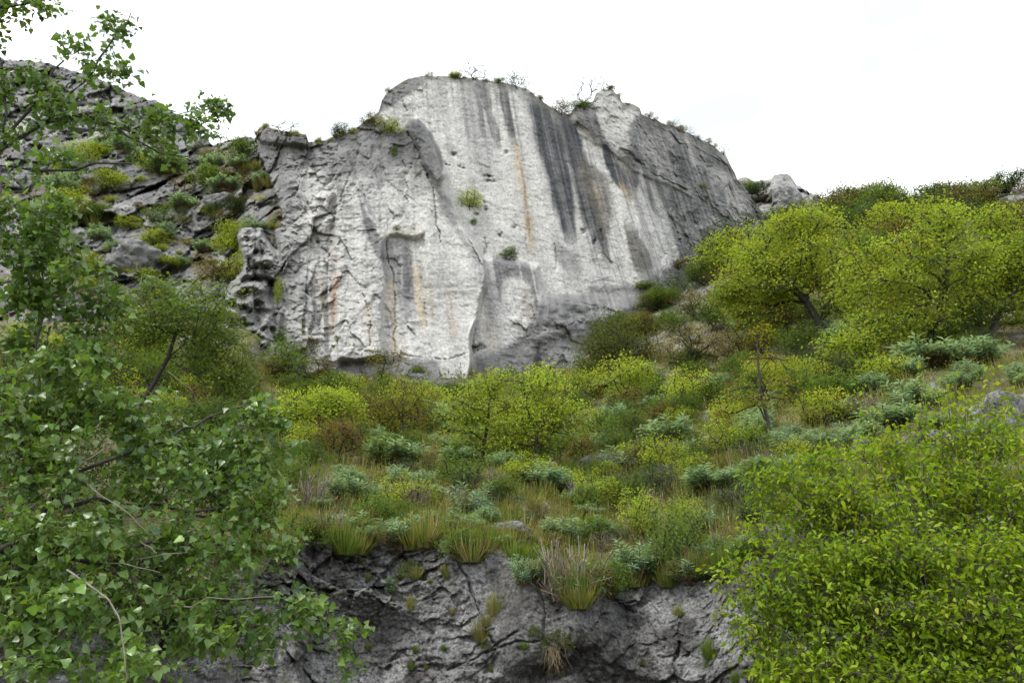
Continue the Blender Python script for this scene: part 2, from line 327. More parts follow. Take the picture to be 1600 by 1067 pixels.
def cliff_Y(px, py):
    px, py = np.broadcast_arrays(np.asarray(px, float), np.asarray(py, float))
    Y = cliff_base(px) + (600 - py) / 480 * 4.5
    P = unproj(px, py, Y)
    wob = 7 * n2(px, py, 40, 40, 61)
    x, y = px + wob, py + 5 * n2(px, py, 35, 35, 62)
    # buttress in front of the great slab
    but = smooth((L1(y) - x) / 7 + .5) * smooth((y - T2(x)) / 5 + .5)
    d = 2.6 * (1 - but) * smooth((x - 560) / 40)
    flake = polymask(x, y, [(638, 196), (646, 188), (657, 188), (672, 203), (688, 245), (696, 272), (684, 287), (672, 276), (655, 240)], 4)
    d = d - 1.3 * flake
    # ledge block under the slab on the right of the buttress
    low = polymask(x, y, [(756, 402), (790, 407), (836, 415), (846, 470), (840, 540), (830, 640), (720, 640), (740, 520), (754, 460)], 7)
    d = d - .9 * low
    apron = smooth((y - (452 + .02 * (x - 850))) / 30) * smooth((x - 835) / 20)
    d = d - 1.6 * apron * (1 + .5 * n2(px, py, 60, 30, 63))
    # upper right mass lying over the slab
    lo = np.interp(x, [850, 872, 905, 945, 990, 1040, 1080, 1110, 1150, 1200], [166, 182, 210, 232, 268, 290, 308, 325, 350, 380])
    d = d - .25 * smooth((lo - y) / 8 + .5) * smooth((x - 880) / 25) * smooth((1120 - x) / 60)
    d = d - .5 * polymask(x, y, [(895, 190), (900, 160), (930, 140), (975, 145), (1000, 175), (990, 240), (960, 245), (930, 205)], 10)
    # right hand bowl
    d = d + .8 * polymask(x, y, [(1000, 300), (1060, 330), (1110, 380), (1080, 440), (1040, 400)], 40)
    # tower on the left: blocks, columns, gully edge, pillars
    edge = np.interp(py, [195, 215, 235, 260, 290, 320, 345], [396, 398, 402, 413, 426, 433, 438]) + 7 * n2(px, py, 14, 14, 66)
    d = d + 24 * smooth((edge - px) / 5 + .5) * smooth((352 - y) / 14 + .5) + 2.2 * smooth((455 - x) / 60) * smooth((360 - y) / 60) - 1.0 * polymask(x, y, [(398, 195), (480, 205), (482, 228), (398, 222)], 4)
    d = d + 3.2 * smooth((437 - x) / 14) * smooth((y - 335) / 12)
    pil = polymask(x, y, [(374, 372), (382, 352), (394, 344), (408, 350), (414, 372), (428, 400), (430, 434), (380, 434)], 7)
    pil2 = polymask(x, y, [(358, 455), (372, 436), (422, 438), (428, 480), (430, 545), (424, 640), (340, 640), (340, 455)], 13)
    d = d + 6 * smooth((372 - x) / 8) * smooth((440 - y) / 10) - (4.2 + 1.6 * n2(px, py, 16, 12, 67)) * pil - (5.0 + 1.8 * n2(px, py, 20, 14, 68)) * pil2
    col2 = polymask(x, y, [(526, 240), (541, 232), (556, 280), (574, 320), (590, 350), (600, 372), (598, 560), (528, 560), (522, 400)], 5)
    d = d - .9 * col2
    roof = polymask(x, y, [(598, 372), (620, 366), (645, 372), (664, 366), (668, 400), (650, 500), (625, 520), (606, 440)], 5)
    d = d + .55 * roof * smooth((520 - y) / 140)
    for path, w, a in (([(561, 226), (552, 258), (530, 308), (515, 358), (508, 402), (520, 436), (524, 470), (520, 540)], 4, 1.6), ([(541, 232), (556, 280), (574, 320), (590, 350), (600, 372)], 3, .9),
                       ([(602, 372), (610, 415), (617, 470), (618, 548)], 3, 1.0), ([(565, 455), (577, 500), (580, 548)], 2.6, .8), ([(640, 205), (655, 245), (668, 278), (677, 292), (680, 330), (690, 380)], 3, 1.1),
                       ([(486, 250), (499, 290), (490, 335), (478, 400), (492, 460)], 3, .9), ([(432, 300), (460, 310), (478, 330), (490, 362)], 3, .9), ([(436, 345), (462, 352), (486, 378), (500, 402)], 3, .9),
                       ([(520, 400), (524, 432), (518, 460)], 6, 1.4), ([(459, 240), (465, 275), (458, 310)], 3, .7), ([(430, 255), (450, 262), (500, 268)], 3, .5), ([(525, 212), (522, 240), (545, 262)], 3, .8),
                       ([(660, 470), (668, 520), (672, 545)], 2, .4), ([(757, 405), (752, 450), (742, 500)], 3, .8), ([(725, 360), (745, 400), (757, 420)], 2.6, .8), ([(840, 418), (848, 470)], 3, .6),
                       ([(865, 380), (868, 400), (866, 420)], 3, .6), ([(940, 360), (946, 400), (955, 412)], 4, .8), ([(990, 249), (1030, 278), (1072, 298)], 4, .7), ([(905, 205), (940, 225), (956, 245), (985, 262)], 3, .3),
                       ([(1110, 330), (1150, 345), (1180, 350)], 3, .7), ([(700, 560), (735, 550), (760, 545)], 3, .6), ([(550, 545), (640, 556), (700, 560)], 3, .5), ([(390, 380), (425, 385)], 3, .5), ([(376, 434), (432, 437)], 4, 1.0),
                       ([(885, 470), (940, 480), (985, 500)], 3, .7), ([(850, 520), (900, 505), (960, 520)], 3, .6), ([(430, 520), (480, 560), (540, 570)], 4, .8), ([(755, 370), (758, 385), (757, 400)], 4, .8), ([(820, 365), (822, 395)], 3, .5)):
        d = d + a * np.where(np.array(path)[:, 0].mean() < 545, .12, .3) * crackf(x, y, path, w * .5)
    # pockets in the slab
    for cx, cy, rx, ry in ((770, 283, 7, 3), (755, 325, 3, 8), (780, 367, 4, 5), (712, 243, 5, 4), (722, 262, 5, 3), (913, 362, 4, 5), (790, 240, 3, 3), (700, 260, 4, 2), (765, 275, 6, 2), (930, 378, 3, 6), (742, 335, 3, 3), (805, 352, 3, 3), (585, 470, 3, 4)):
        d = d + .55 * np.exp(-((x - cx) / rx) ** 2 - ((y - cy) / ry) ** 2) * np.clip(.6 + 1.5 * n2(px, py, 4, 4, 69), 0, 1)
    left = smooth((560 - px) / 60); rough = np.clip(.10 + .78 * left + .6 * smooth((px - 1010) / 60) * smooth((py - 300) / 40) + .5 * smooth((py - 440) / 50) * smooth((px - 760) / 60) + .35 * smooth((700 - px) / 80) + .36 * smooth((np.interp(px, [850, 905, 945, 990, 1080, 1200], [166, 210, 232, 268, 308, 380]) - py) / 10) * smooth((px - 890) / 15), 0, 1)
    q = P + .5 * np.stack([fbm(P * .3, 3, 71), fbm(P * .3, 3, 72), fbm(P * .3, 3, 73)], -1)
    a1, e1 = facets(q * np.array([.30, .30, .17]), 74, 1.3, 1.3); a2, e2 = facets(q * np.array([.75, .75, .45]) + 3, 75, .5, .6); a3, e3 = facets((q + .06 * fbm(P * 2.5, 2, 79)[..., None]) * np.array([2.0, 2.0, 1.7]) + 6, 78, .17, .24)
    lean = np.clip((px - 560) / 1400, 0, .34); sx = px - lean * (py - 300); slabm = 1 - rough
    d = d + (.03 + .62 * rough ** 1.3) * (a1 * (.4 + .5 * left) + a2) + (.04 + .62 * rough ** 1.3) * a3 + rough * (.12 * left * np.exp(-(e1 / .03) ** 2) + .06 * np.exp(-(e2 / .05) ** 2))
    flut = n2(sx, py, 22, 200, 64, 3)                                      # vertical water fluting
    ed, eb, ec = fbm(P * np.array([.5, .5, 1.6]), 4, 76, .6), fbm(P * .2, 3, 70), fbm(P * np.array([2.2, 2.2, 4.0]), 4, 77, .6)
    d = d - .28 * flut - .30 * eb - (.05 + .12 * rough) * ed - (.055 + .05 * rough) * ec
    return Y + d
def cliff_pt(px, py): return unproj(px, py, cliff_Y(px, py))

G = lambda v, t=(1, 1, 1): np.array([v * t[0], v * t[1], v * t[2]])
def lay(c, m, col):
    m = np.clip(m, 0, 1)[..., None]; return c * (1 - m) + np.asarray(col) * m
WHITE, MID, DARK, BLUE = G(.44, (1, .985, .945)), G(.17, (1, 1, 1.0)), G(.09, (1, 1, 1.03)), G(.065, (.95, 1, 1.1))
def cliff_color(px, py, P):
    x = px + 5 * n2(px, py, 18, 60, 81); y = py + 6 * n2(px, py, 30, 30, 82)
    lean = np.clip((px - 560) / 1400, 0, .34); sx = px - lean * (py - 300)
    vs = n2(sx, py, 4, 190, 83, 3); vb = n2(sx, py, 14, 300, 84, 3)
    c = np.broadcast_to(WHITE, px.shape + (3,)).copy()
    c = c * (1 + .12 * vb + .06 * vs + .08 * smooth((px - 600) / 60))[..., None]
    blot = fbm(P * .22, 5, 85, .6)
    # grey weathering on tower, buttress tops, right mass and the foot, and painted shade
    gz = .85 * smooth((318 + 30 * n2(px, py, 30, 30, 98) - py) / 80) * smooth((690 - px) / 40) * (1 - polymask(px, py, [(590, 180), (700, 110), (700, 260), (660, 190), (640, 185), (620, 205)], 6))
    gz = np.maximum(gz, .62 * smooth((520 - px) / 80)); gz = np.maximum(gz, polymask(x, y, [(757, 400), (836, 412), (848, 440), (846, 520), (834, 520), (826, 450), (800, 432), (786, 440), (776, 520), (757, 520)], 12) * np.clip(.62 + .9 * vb + .5 * vs, 0, 1))
    gz = np.maximum(gz, polymask(x, y, [(845, 462), (930, 448), (1000, 445), (1060, 400), (1230, 380), (1230, 640), (700, 640), (745, 560), (810, 530), (830, 500)], 14) * .9)
    rightm = polymask(x, y, [(962, 225), (985, 262), (1005, 300), (1030, 350), (1052, 400), (1063, 440), (1230, 470), (1230, 300), (1150, 270), (1085, 205), (1010, 170), (990, 190)], 9)
    gz = np.maximum(gz, rightm)
    gz = np.maximum(gz, polymask(x, y, [(896, 160), (930, 160), (945, 215), (985, 245), (960, 250), (900, 200)], 6) * .7)
    gz = np.maximum(gz, .7 * polymask(x, y, [(500, 560), (600, 552), (690, 562), (700, 640), (480, 640)], 10))
    gz = np.maximum(gz, .75 * polymask(x, y, [(600, 372), (640, 372), (650, 420), (655, 500), (630, 505), (612, 440)], 6) * (.7 + .5 * vb))  # shade under the small roof, painted grey into the recess
    gz = np.maximum(gz, .9 * polymask(x, y, [(560, 300), (572, 330), (598, 372), (600, 410), (585, 400), (570, 350), (556, 300)], 6))  # shaded side of the column painted grey along the diagonal crack
    gz = np.maximum(gz, .55 * polymask(x, y, [(683, 290), (700, 310), (725, 360), (750, 400), (745, 420), (715, 370), (688, 330)], 6))
    gz = np.maximum(gz, .65 * streak(x, y, [(690, 390), (700, 470), (705, 540)], 12) * (.6 + .6 * vs))
    gz = gz + .35 * (blot) + .12 * vs
    c = lay(c, smooth((gz - .12) / .7) * .95, MID)
    c = lay(c, rightm * smooth(.45 + 1.1 * blot + .4 * vb) * .6, DARK * 1.3)
    c = lay(c, rightm * smooth((n2(sx, py, 12, 120, 99, 3) - .05) / .3) * smooth((300 - py) / 60 + .3) * .5, WHITE * .72)
    c = lay(c, smooth((gz + .55 * fbm(P * .45, 5, 86, .6) - .9) / .3) * .75, DARK)
    c = lay(c, smooth((fbm(P * .35, 5, 88, .62) - .18) / .3) * rightm * .55, WHITE * .78)
    # pale areas inside the grey
    for poly, a in (([(935, 160), (965, 150), (975, 175), (985, 225), (960, 245), (945, 210)], .75), ([(1095, 255), (1140, 270), (1150, 290), (1120, 285)], .6), ([(1140, 280), (1165, 330), (1185, 350), (1160, 350)], .6),
                    ([(870, 445), (890, 442), (898, 455), (880, 460)], .7), ([(1065, 205), (1076, 208), (1092, 262), (1084, 264)], .8), ([(1105, 330), (1130, 350), (1140, 372), (1120, 360)], .4)):
        c = lay(c, polymask(x, y, poly, 5) * a, WHITE * .95)
    for path, w, a in (([(1020, 280), (1035, 340), (1058, 405)], [9, 14, 10], .9), ([(1003, 265), (1010, 330), (1040, 410)], [6, 18, 26], .85), ([(1128, 270), (1135, 300), (1150, 345)], 10, .5), ([(950, 245), (965, 270), (985, 300)], 8, .7)):
        c = lay(c, streak(x, y, path, w, .5, 10) * a, WHITE * (1))
    # dark water streaks, and dark strips in the recess under the roof
    S = lambda path, w, soft=.32, fade=20: streak(x + 3.5 * n2(px, py, 5, 26, 91), y, path, np.asarray(w) * 1.25, soft, fade)
    vn = np.clip(.92 + .4 * vs, 0, 1)
    for path, w, a, col in (([(728, 128), (745, 200), (762, 290)], [28, 30, 16], .45, MID), ([(752, 128), (768, 180), (780, 232)], [12, 11, 6], .75, DARK), ([(742, 126), (752, 180), (758, 215)], [7, 7, 4], .6, DARK),
                            ([(690, 125), (698, 190), (705, 250)], [10, 12, 8], .35, MID), ([(783, 132), (794, 180), (804, 222)], [12, 12, 9], .95, DARK), ([(773, 132), (778, 170)], [6, 4], .5, DARK), ([(812, 138), (830, 175)], [14, 6], .4, MID),
                            ([(838, 152), (856, 210), (872, 270), (884, 330), (892, 375)], [22, 34, 34, 26, 16], 1.0, BLUE), ([(864, 172), (885, 215), (900, 265)], [30, 26, 8], .85, DARK), ([(886, 185), (905, 255), (922, 330), (940, 392)], [18, 22, 24, 22], 1.0, BLUE),
                            ([(910, 246), (925, 275), (940, 320), (946, 375)], [10, 34, 30, 14], .9, G(.125, (1.08, 1, .86))), ([(945, 222), (955, 258), (968, 290), (982, 306)], [10, 16, 14, 7], 1.0, BLUE), ([(975, 262), (985, 282), (988, 302)], [20, 26, 12], .95, DARK), ([(980, 305), (990, 330)], [5, 4], .6, G(.3, (1.2, 1, .6))),
                            ([(980, 348), (994, 385), (1010, 432)], [16, 22, 22], .95, G(.12, (1.03, 1, .88))), ([(866, 376), (885, 400), (900, 430)], [10, 34, 20], .65, MID), ([(940, 385), (950, 410)], [14, 10], .8, DARK),
                            ([(618, 210), (612, 250)], [14, 10], .5, DARK), ([(655, 400), (662, 470)], [8, 8], .4, MID), ([(600, 390), (606, 440)], [10, 8], .6, DARK), ([(636, 395), (640, 470)], [14, 12], .7, DARK),
                            ([(480, 430), (490, 540)], [20, 16], .55, MID), ([(506, 440), (512, 560)], [8, 8], .7, DARK), ([(530, 270), (536, 330)], [10, 6], .6, MID), ([(757, 425), (770, 500)], [18, 12], .6, MID), ([(1010, 255), (1030, 300)], [16, 10], .6, BLUE), ([(1060, 220), (1085, 275)], [14, 10], .6, DARK)):
        c = lay(c, S(path, w) * a * vn, col)
    # many thin runnels from the top edge down
    run = smooth((n2(sx, py, 3.2, 240, 93, 2) - .12) / .25) * smooth((260 + 120 * n2(sx, py, 25, 900, 94) - py) / 130) * smooth((px - 600) / 40) * smooth((900 - px) / 60)
    c = lay(c, run * .5, MID); run = smooth((n2(sx, py, 3.0, 300, 95, 2) - .16) / .2) * smooth((px - 840) / 60)
    c = lay(c, run * .4 * smooth((1080 - px) / 80) * smooth((y - np.interp(px, [850, 945, 990, 1080], [160, 232, 268, 308])) / 20), DARK); c = lay(c, smooth((n2(sx, py, 3.0, 260, 96, 2) - .22) / .2) * smooth((px - 880) / 60) * .25, WHITE)
    c = lay(c, smooth((n2(sx, py, 4.0, 140, 97, 2) - .2) / .2) * smooth((700 - px) / 60) * .16, MID)
    # rust and ochre water stains
    OCH, RUST = np.array([.42, .31, .17]), np.array([.40, .17, .05])
    on = np.clip(.75 + .9 * n2(px, py, 6, 22, 87), 0, 1)
    for path, w, a, col in (([(805, 222), (814, 280), (826, 345), (829, 395)], [8, 11, 12, 8], .85, OCH), ([(815, 262), (822, 320), (826, 372)], [3, 5, 3], .8, np.array([.16, .115, .06])), ([(527, 430), (524, 470), (519, 520)], [6, 10, 6], .8, RUST), ([(512, 390), (527, 410)], [6, 8], .5, RUST),
                            ([(610, 440), (615, 500), (618, 548)], [10, 9, 7], .7, OCH), ([(650, 420), (656, 480), (662, 520)], [10, 10, 8], .7, OCH), ([(669, 430), (676, 500)], [8, 6], .45, OCH), ([(573, 470), (579, 530)], [10, 8], .4, OCH), ([(930, 288), (938, 320)], [8, 6], .5, OCH),
                            ([(970, 290), (986, 315)], [8, 8], .7, OCH), ([(700, 450), (712, 530)], [12, 10], .35, OCH), ([(905, 195), (935, 235)], [12, 10], .4, np.array([.3, .25, .13])), ([(760, 500), (775, 545)], [16, 12], .35, OCH), ([(820, 455), (826, 500)], [10, 8], .6, np.array([.17, .13, .08])), ([(500, 430), (506, 500)], [6, 6], .4, OCH)):
        c = lay(c, S(path, w, .6, 10) * a * .72 * on, col)
    c = lay(c, polymask(x, y, [(598, 360), (660, 358), (662, 367), (600, 370)], 3) * .25, np.array([.5, .44, .3]))
    # moss and dry grass stains along the top edge and ledges
    top = smooth((14 - (py - cliff_T(px))) / 12) * smooth((n2(px, py, 14, 14, 89) + .45) / .5)
    c = lay(c, top * .75, G(.14, (1, .98, .8)))
    c = lay(c, polymask(x, y, [(638, 190), (656, 186), (674, 205), (694, 255), (690, 288), (670, 275), (652, 235)], 3) * .8, DARK * 1.25)
    # small dark pits on the bare slab
    f1, f2, idv = worley(np.stack([px / 13, py / 9, px * 0], -1), 90)
    c = lay(c, smooth((.17 - f1) / .12) * (idv > .62) * .6, DARK)
    return np.clip(c, .02, .7)
def rear_color(px, py, P):
    b = fbm(P * .18, 5, 101, .6); v = n2(px, py, 9, 90, 102)
    c = np.broadcast_to(G(.19, (1, 1, 1.0)), px.shape + (3,)).copy()
    c = lay(c, smooth((b + .25 * v) / .5 + .2), G(.30, (1, .99, .96)))
    c = lay(c, smooth((fbm(P * .3, 5, 103, .6) - .05) / .3) * .8, G(.12, (1, 1, 1)))
    c = lay(c, smooth((n2(px, py, 40, 18, 104) - .12) / .2) * smooth((py - 215) / 60) * .75, np.array([.15, .125, .06]))
    c = lay(c, streak(px, py, [(190, 215), (196, 290)], 40) * .5, G(.12, (.95, 1, 1.1)))
    return c
def wall_color(px, py, P):
    b = fbm(P * .8, 5, 111, .6); s = fbm(P * 3.2, 5, 112, .65)
    c = np.broadcast_to(G(.155, (1, .985, .96)), px.shape + (3,)).copy()
    c = lay(c, smooth((b + .3 * s - .0) / .35) *   .85, G(.25, (1, 1, 1)))
    c = lay(c, smooth((s - .12) / .2) * .65, G(.19, (1, .99, .96)))
    c = lay(c, smooth((fbm(P * 2.1, 5, 113, .65) - .1) / .22) * .7, G(.04, (1, .97, .9)))
    sl = polymask(px, py, [(730, 865), (790, 865), (850, 930), (866, 1000), (800, 1030), (760, 960)], 20)
    c = lay(c, sl * .7, G(.085, (1.04, 1, .92)))
    lite = polymask(px, py, [(733, 868), (770, 866), (775, 885), (745, 900)], 6)
    lite = np.maximum(lite, polymask(px, py, [(885, 930), (950, 905), (1000, 920), (1090, 910), (1180, 960), (1140, 1067), (1060, 990), (980, 960), (940, 975), (900, 985)], 25) * .8)
    lite = np.maximum(lite, polymask(px, py, [(690, 980), (760, 960), (830, 1010), (800, 1067), (680, 1067)], 25) * .65)
    c = lay(c, lite * smooth((s + .3) / .5), G(.22, (1, 1, 1)))
    v = n2(px, py, 4, 60, 114)
    c = lay(c, polymask(px, py, [(870, 930), (960, 905), (1000, 930), (960, 1000), (900, 1000)], 15) * smooth((v) / .3) * .5, G(.13, (1, 1, 1)))
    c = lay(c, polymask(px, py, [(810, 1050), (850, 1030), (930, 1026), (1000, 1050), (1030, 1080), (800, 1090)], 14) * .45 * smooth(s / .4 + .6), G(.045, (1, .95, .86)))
    c = lay(c, smooth((fbm(P * np.array([1.3, 1.3, 1.8]), 6, 116, .7) - .04) / .16) * .6 * (1 - .5 * lite), G(.048, (1.06, .97, .84)))
    c = lay(c, smooth((fbm(P * 1.9, 6, 117, .72) - .13) / .1) * .55, G(.27, (1, 1, 1)))
    c = lay(c, smooth((fbm(P * 1.4, 4, 115) - .28) / .15) * .5, np.array([.10, .10, .035]))
    return c
def hill_color(px, py, P):
    b = fbm(P * .5, 4, 121)
    c = np.broadcast_to(np.array([.115, .095, .055]), px.shape + (3,)).copy()
    c = lay(c, smooth((b + .1) / .5), np.array([.10, .11, .045]))
    c = lay(c, smooth((fbm(P * .9, 4, 122) - .05) / .25) * .7, np.array([.19, .16, .085]))
    c = lay(c, smooth((fbm(P * .4, 5, 123) - .36) / .1) * .7, G(.26, (1, .99, .97)))
    rk = polymask(px, py, [(1130, 262), (1200, 262), (1270, 286), (1285, 325), (1230, 350), (1180, 360), (1140, 330)], 10) + polymask(px, py, [(1535, 285), (1680, 270), (1680, 335), (1560, 330)], 8) + .7 * polymask(px, py, [(930, 500), (1060, 420), (1140, 360), (1150, 430), (1060, 520), (950, 560)], 12)
    c = lay(c, rk * smooth(.9 + 1.2 * fbm(P * .3, 4, 124)), G(.27, (1, .995, .97)))
    return c

GRID = {}
def sheet(name, cols, T, B, rows, surf, colf, mat, back=None, ends=0, noise_top=0):
    """rock or soil sheet; cols are photograph columns, T and B its upper and lower edge, back = (steps, dy, dz) carries it on behind the skyline"""
    px = np.broadcast_to(cols[None], (len(rows), len(cols)))
    t, b = T(cols), B(cols)
    if noise_top: t = t + noise_top * n2(cols, cols * 0, 9, 1, 131) + noise_top * .7 * n2(cols, cols * 0, 3.5, 1, 132)
    py = t[None] + (b - t)[None] * rows[:, None]
    P = unproj(px, py, surf(px, py)); C = colf(px, py, P)
    GRID[name] = (cols, t, b, rows, P)
    if back:
        n, dy, dz = back
        ex = np.stack([P[0] + np.array([0, dy * k, dz * k * (1 + .12 * k)]) + np.array([0, 0, .3]) * n2(cols, cols * 0 + k * 9, 20, 5, 133)[:, None] * min(k, 2) * .5 for k in range(n, 0, -1)])
        P = np.concatenate([ex, P]); C = np.concatenate([np.broadcast_to(np.array([.14, .13, .08]), ex.shape), C])
    for side in range(2 if ends else 0):
        e = P[:, :1] if side == 0 else P[:, -1:]; s = -1 if side == 0 else 1
        ex = np.concatenate([e + np.array([s * .25 * k, 1.2 * k, 0]) for k in range(1, ends + 1)], 1); ec = np.broadcast_to(G(.2), ex.shape)
        if side == 0: P = np.concatenate([ex[:, ::-1], P], 1); C = np.concatenate([ec, C], 1)
        else: P = np.concatenate([P, ex], 1); C = np.concatenate([C, ec], 1)
    ny, nx = P.shape[:2]
    me = mesh_np(name, P.reshape(-1, 3), None, grid_faces(ny, nx), C.reshape(-1, 3), True)
    return link(name, me, mat, None, 'structure')

sheet('cliff', np.arange(352, 1226, 1.45), cliff_T, curve([(350, 640), (700, 650), (860, 640), (960, 590), (1060, 545), (1150, 480), (1230, 440)]), np.linspace(0, 1, 360), cliff_Y, cliff_color, M_CLIFF, (5, 2.2, -.35), 6, 2.2)
rear_T = curve([(-500, 40), (0, 92), (60, 96), (120, 112), (170, 130), (210, 148), (250, 160), (285, 185), (298, 190), (310, 210), (335, 228), (360, 218), (400, 214), (440, 225), (470, 236)])
sheet('rear_hill', np.concatenate([np.arange(-480, 0, 8), np.arange(0, 464, 2.0)]), rear_T, curve([(-500, 600), (470, 600)]), np.linspace(0, 1, 225), rear_Y, rear_color, M_REAR, (5, 3, -.5), 3, 3)
hill_T = curve([(-600, 500), (330, 505), (420, 525), (480, 556), (900, 556), (960, 520), (1040, 480), (1100, 420), (1120, 360), (1152, 280), (1165, 276), (1180, 283), (1200, 281), (1210, 273), (1222, 270), (1235, 275), (1245, 288), (1265, 302), (1290, 312), (1330, 320), (1400, 326), (1440, 322), (1480, 318), (1530, 310), (1542, 302), (1560, 298), (1600, 294), (2300, 250)])
def hill_under(px, py): return hill_Y(px, py) + .25 * smooth((py - E_edge(px) + 12) / 10)
sheet('hillside', np.arange(-480, 2100, 5.0), hill_T, lambda c: E_edge(c) + 12, np.linspace(0, 1, 180) ** .9, hill_under, hill_color, M_SOIL, (5, 4, -.8), 0, 3)
wc = np.concatenate([np.arange(-480, 380, 8), np.arange(380, 1290, 1.6), np.arange(1290, 2100, 8)])
rowsw = np.concatenate([np.linspace(0, .5, 180, endpoint=False), np.linspace(.5, 1, 40)])
sheet('rock_face', wc, lambda c: E_edge(c) - 14, lambda c: c * 0 + 1340, rowsw, wall_Y, wall_color, M_WALL)
g = np.linspace(-600, 600, 25); gx, gy = np.meshgrid(g, g); gp = np.stack([gx, gy, -.02 + 0 * gx], -1)
gp[..., 2] = np.where((np.abs(gx) < 300) & (gy > -60), -.02, -.02)
link('ground', mesh_np('ground', gp.reshape(-1, 3), None, grid_faces(25, 25), np.broadcast_to(np.array([.10, .09, .05]), (625, 3))), M_SOIL, None, 'structure')

# ------------------------------------------------------------------ plant geometry
def unit(v): return v / np.maximum(np.linalg.norm(v, axis=-1, keepdims=True), 1e-9)
class Geo:
    def __init__(self): self.V, self.F, self.C, self.n = [], [], [], 0
    def add(self, V, Fc, C):
        self.V.append(V); self.F.append(Fc + self.n); self.C.append(C); self.n += len(V)
    def mesh(self, name, smooth_sh=False):
        return mesh_np(name, np.concatenate(self.V), np.concatenate(self.F), None, np.concatenate(self.C), smooth_sh)
def T(verts, faces): return np.array(verts, float), np.array(faces, int)
DIAMOND = T([(0, 0, 0), (.5, .45, .12), (0, 1, -.05), (-.5, .45, .12)], [(0, 1, 2), (0, 2, 3)])
OVAL = T([(0, 0, 0), (.42, .28, .10), (.40, .62, .10), (0, 1, -.10), (-.40, .62, .10), (-.42, .28, .10)], [(0, 1, 2), (0, 2, 3), (0, 3, 4), (0, 4, 5)])
DELTOID = T([(0, 0, 0), (.30, -.04, .03), (.56, .17, .10), (.47, .33, .07), (.45, .41, .10), (.30, .60, .05), (.27, .66, .06), (0, 1.05, -.10),
             (-.27, .66, .06), (-.30, .60, .05), (-.45, .41, .10), (-.47, .33, .07), (-.56, .17, .10), (-.30, -.04, .03), (0, .4, -.03)],
            [(14, i, i + 1) for i in range(13)] + [(14, 13, 0)])
BLADE = T([(-.5, 0, 0), (.5, 0, 0), (.34, .55, .10), (-.34, .55, .10), (0, 1, .38)], [(0, 1, 2), (0, 2, 3), (3, 2, 4)])
def leaves(g, tpl, pos, d, nrm, ln, wd, col):
    V0, F0 = tpl; n = len(pos); k = len(V0)
    d = unit(d); x = unit(np.cross(d, nrm)); z = np.cross(x, d)
    ln = np.broadcast_to(ln, (n,))[:, None, None]; wd = np.broadcast_to(wd, (n,))[:, None, None]
    V = pos[:, None] + x[:, None] * V0[None, :, :1] * wd + d[:, None] * V0[None, :, 1:2] * ln + z[:, None] * V0[None, :, 2:3] * ln
    Fc = (F0[None] + (np.arange(n) * k)[:, None, None]).reshape(-1, 3)
    g.add(V.reshape(-1, 3), Fc, np.repeat(col, k, 0))
def tubes(g, p0, p1, r0, r1, d0, d1, sides, col):
    n = len(p0)
    if not n: return
    an = np.arange(sides) / sides * 2 * np.pi
    def ring(p, r, d):
        d = unit(d); ref = np.where(np.abs(d[:, 2:3]) > .9, np.array([[1., 0, 0]]), np.array([[0, 0, 1.]]))
        u = unit(np.cross(d, ref)); v = np.cross(d, u)
        return p[:, None] + r[:, None, None] * (u[:, None] * np.cos(an)[None, :, None] + v[:, None] * np.sin(an)[None, :, None])
    V = np.concatenate([ring(p0, r0, d0), ring(p1, r1, d1)], 1)
    i = np.arange(sides); j = (i + 1) % sides
    f = np.concatenate([np.stack([i, j, j + sides], -1), np.stack([i, j + sides, i + sides], -1)])
    Fc = (f[None] + (np.arange(n) * 2 * sides)[:, None, None]).reshape(-1, 3)
    g.add(V.reshape(-1, 3), Fc, np.repeat(np.broadcast_to(col, (n, 3)), 2 * sides, 0))
def polyline_tube(g, pts, r0, r1, sides, col, wob=0, R=rng):
    p = np.array(pts, float)
    if wob:
        t = np.linspace(0, len(p) - 1, (len(p) - 1) * 5 + 1); k = np.minimum(t.astype(int), len(p) - 2)
        q = p[k] * (1 - (t - k))[:, None] + p[k + 1] * (t - k)[:, None]; q[1:-1] += R.normal(0, wob, q[1:-1].shape)
        q[1:-1] = (q[:-2] + 2 * q[1:-1] + q[2:]) / 4; p = q
    r = np.linspace(r0, r1, len(p)); d = np.gradient(p, axis=0)
    tubes(g, p[:-1], p[1:], r[:-1], r[1:], d[:-1], d[1:], sides, col)
